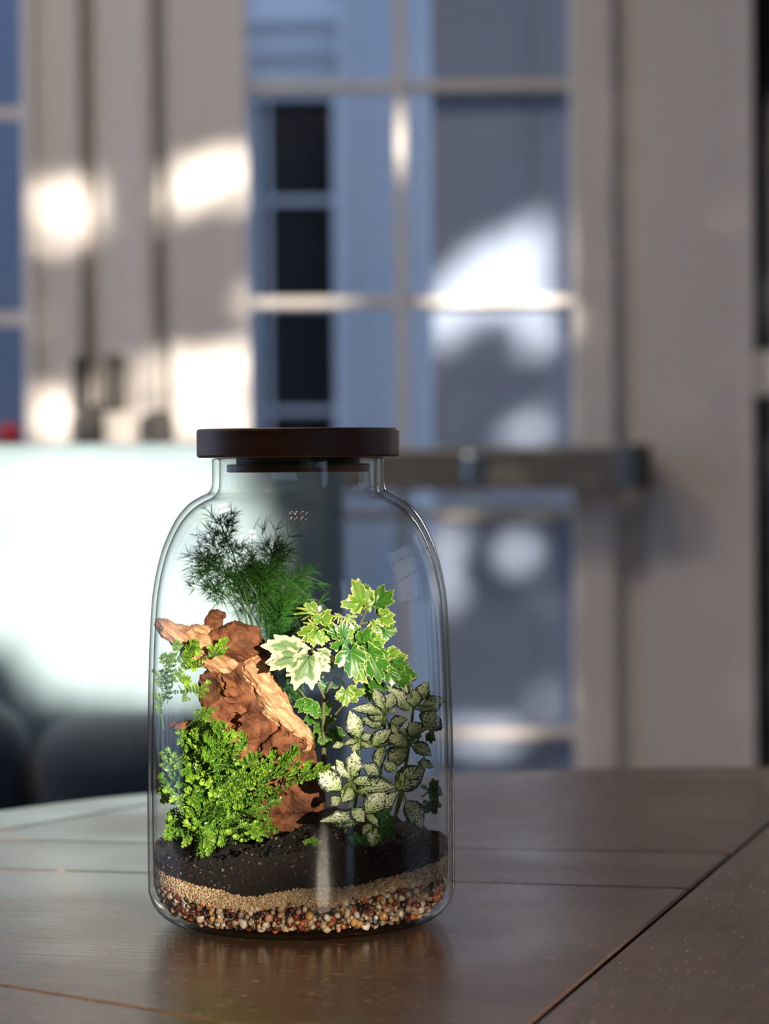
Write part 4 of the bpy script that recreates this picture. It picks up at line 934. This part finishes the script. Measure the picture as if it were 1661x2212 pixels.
cushion('cushion', 66, 540, 1532, CY - 0.075, 0.235, 'dark navy cushion at the middle of the teal armchair, partly behind the jar')
rb = at(20, 938, WY - 0.5); v, f = lathe([(0.0004, -0.022), (0.012, -0.019), (0.021, -0.008), (0.0215, 0.003), (0.015, 0.015), (0.006, 0.019), (0.0004, 0.018)], 20, rb)
tag(obj('red_ball', mesh('red_ball', v, f, M['red'], True)), 'small red round ball just showing above the armchair back at left', 'ball')

# ------------------------------------------------------------------ unseen tree behind the viewer: leaves placed with gaps to shape the sun patches
U_ = Vector((math.cos(SUN_AZ), math.sin(SUN_AZ), 0)); V_ = SUN_DIR.cross(U_) * -1
if V_.z < 0: V_ = -V_
def uvp(p): return (p.dot(U_), p.dot(V_))
GAPS = []
GD = []
def gap(pp, Y, dens=0.0, grow=0.008): GAPS.append([uvp(at(x, y, Y)) for x, y in pp]); GD.append((dens, grow))  # leafless hole cut where a sun patch should land
gap([(300, 1280), (480, 1275), (640, 1262), (760, 1275), (905, 1310), (900, 1470), (770, 1500), (730, 1580), (700, 1700), (690, 1760), (440, 1800), (330, 1900), (-300, 2000), (-300, 1700), (290, 1700)], JY, 0.0, 0.014)     # jar, left side
gap([(60, 400), (225, 385), (225, 500), (60, 535)], WY, 0.08)
gap([(350, 375), (420, 340), (545, 325), (545, 430), (350, 455)], WY, 0.08)
gap([(70, 850), (345, 770), (560, 750), (560, 960), (70, 960)], WY, 0.12)
gap([(840, 255), (900, 255), (900, 375), (840, 375)], WY)
gap([(530, 640), (770, 635), (770, 675), (530, 680)], WY)
gap([(960, 1570), (1135, 1570), (1135, 1602), (960, 1602)], WY)
gap([(-250, 955), (420, 955), (465, 1030), (545, 1100), (550, 1300), (460, 1490), (130, 1500), (60, 1380), (-250, 1320)], CY, 0.03, 0.02)
for pp in ([(1000, 560), (1090, 500), (1150, 470), (1240, 440), (1240, 640), (930, 640), (930, 610), (1000, 610)], [(920, 655), (1240, 655), (1240, 740), (1150, 770), (1105, 690), (1000, 700), (970, 750), (920, 740)],
           [(1110, 920), (1240, 880), (1240, 962), (1090, 962)], [(935, 1130), (990, 1140), (985, 1300), (940, 1340)], [(1085, 1150), (1150, 1150), (1140, 1225), (1090, 1225)], [(1185, 1070), (1240, 1070), (1240, 1310), (1175, 1250)], [(1160, 1500), (1240, 1470), (1240, 1600), (1165, 1580)]): gap([(min(x, 1182), y) for x, y in pp], BY, 0.0)
gap([(880, 1300), (960, 1380), (970, 1560), (800, 1640), (720, 1760), (690, 1720), (730, 1580), (770, 1500), (900, 1470)], JY, 0.70)
GAPS.append([uvp(on_table(x, y)) for x, y in ((1520, 1655), (1661, 1648), (1900, 1650), (1900, 1720), (1661, 1705))]); GD.append((0.0, 0.012))
GAPS.append([uvp(on_table(x, y)) for x, y in ((1020, 1905), (1150, 1962), (1661, 2050), (1661, 2400), (-300, 2400), (-300, 2040), (330, 2040), (640, 2065), (960, 2005))]); GD.append((0.0, 0.012))
allp = [p for g in GAPS for p in g]; u0, u1 = min(p[0] for p in allp) - 1.3, max(p[0] for p in allp) + 0.4; v0, v1 = min(p[1] for p in allp) - 0.5, max(p[1] for p in allp) + 0.35
CELL = 0.026
gu, gv, gk = np.meshgrid(np.arange(u0, u1, CELL), np.arange(v0, v1, CELL), np.arange(4), indexing='ij')
UU = gu.ravel() + rng.uniform(0, CELL, gu.size); VV = gv.ravel() + rng.uniform(0, CELL, gu.size); NL = len(UU); keep = np.ones(NL, bool)
for g, (dens, grow) in zip(GAPS, GD):
    ins = np.zeros(NL, bool); dmin = np.full(NL, 9.0)
    for i in range(len(g)):
        (x0, y0), (x1_, y1_) = g[i], g[i - 1]; den = (y1_ - y0) if abs(y1_ - y0) > 1e-9 else 1e-9
        sx_, sy_ = x1_ - x0, y1_ - y0; tq = np.clip(((UU - x0) * sx_ + (VV - y0) * sy_) / max(sx_ * sx_ + sy_ * sy_, 1e-12), 0, 1)
        dmin = np.minimum(dmin, np.hypot(UU - x0 - tq * sx_, VV - y0 - tq * sy_))
        ins ^= ((y0 > VV) != (y1_ > VV)) & (UU < (x1_ - x0) * (VV - y0) / den + x0)
    ins |= dmin < grow
    keep &= ~ins | (rng.random(NL) < dens)
UU, VV = UU[keep], VV[keep]; NL = len(UU); print('tree leaves', NL, 'u', u0, u1, 'v', v0, v1)
T0 = (-3.6) / SUN_DIR.y
c0 = np.array(SUN_DIR) * T0; TT = rng.uniform(-0.9, 0.35, NL)
C3 = UU[:, None] * np.array(U_) + VV[:, None] * np.array(V_) + np.array(SUN_DIR) * 0
# put each leaf on the plane y = -3.6 +- spread, keeping its (u, v)
tt = (-3.6 + TT - C3[:, 1]) / SUN_DIR.y; C3 = C3 + tt[:, None] * np.array(SUN_DIR)
NN = np.array(SUN_DIR) * 1.3 + rng.normal(size=(NL, 3)); A = np.cross(NN, rng.normal(size=(NL, 3))); A /= np.linalg.norm(A, axis=1)[:, None]; B = np.cross(A, NN); B /= np.linalg.norm(B, axis=1)[:, None]
ll = rng.uniform(0.026, 0.045, NL)[:, None]
Vt = np.stack([C3 + A * ll, C3 + B * ll * 0.5, C3 - A * ll, C3 - B * ll * 0.5], 1).reshape(-1, 3)
Ft = np.arange(NL * 4).reshape(-1, 4)
me = bpy.data.meshes.new('gobo_foliage'); me.vertices.add(NL * 4); me.vertices.foreach_set('co', Vt.astype(np.float32).ravel())
me.loops.add(NL * 4); me.loops.foreach_set('vertex_index', Ft.astype(np.int32).ravel()); me.polygons.add(NL); me.polygons.foreach_set('loop_start', (np.arange(NL) * 4).astype(np.int32)); me.update(calc_edges=True)
me.materials.append(M['tree_leaf'])
tx_ = float(C3[:, 0].mean()); tr = thing('gobo_tree', (5.0, -4.3, -0.1), 'unseen leafy tree outside the windows behind the viewer, its leaves gapped to shape the sun patches', 'tree')
fo = obj('gobo_foliage', me, tr); fo['kind'] = 'stuff'
v, f = tube(spline([(5.0, -4.3, -0.1), (5.1, -4.3, 1.0), (4.9, -4.2, 2.6), (4.2, -4.1, 4.2)], 5), list(np.linspace(0.14, 0.05, 16)), 10); obj('trunk', mesh('trunk', v, f, M['bark'], True), tr)
struct(box('ground', -9, 9, -12, YB - 0.1, -0.25, -0.1, M['rear']))
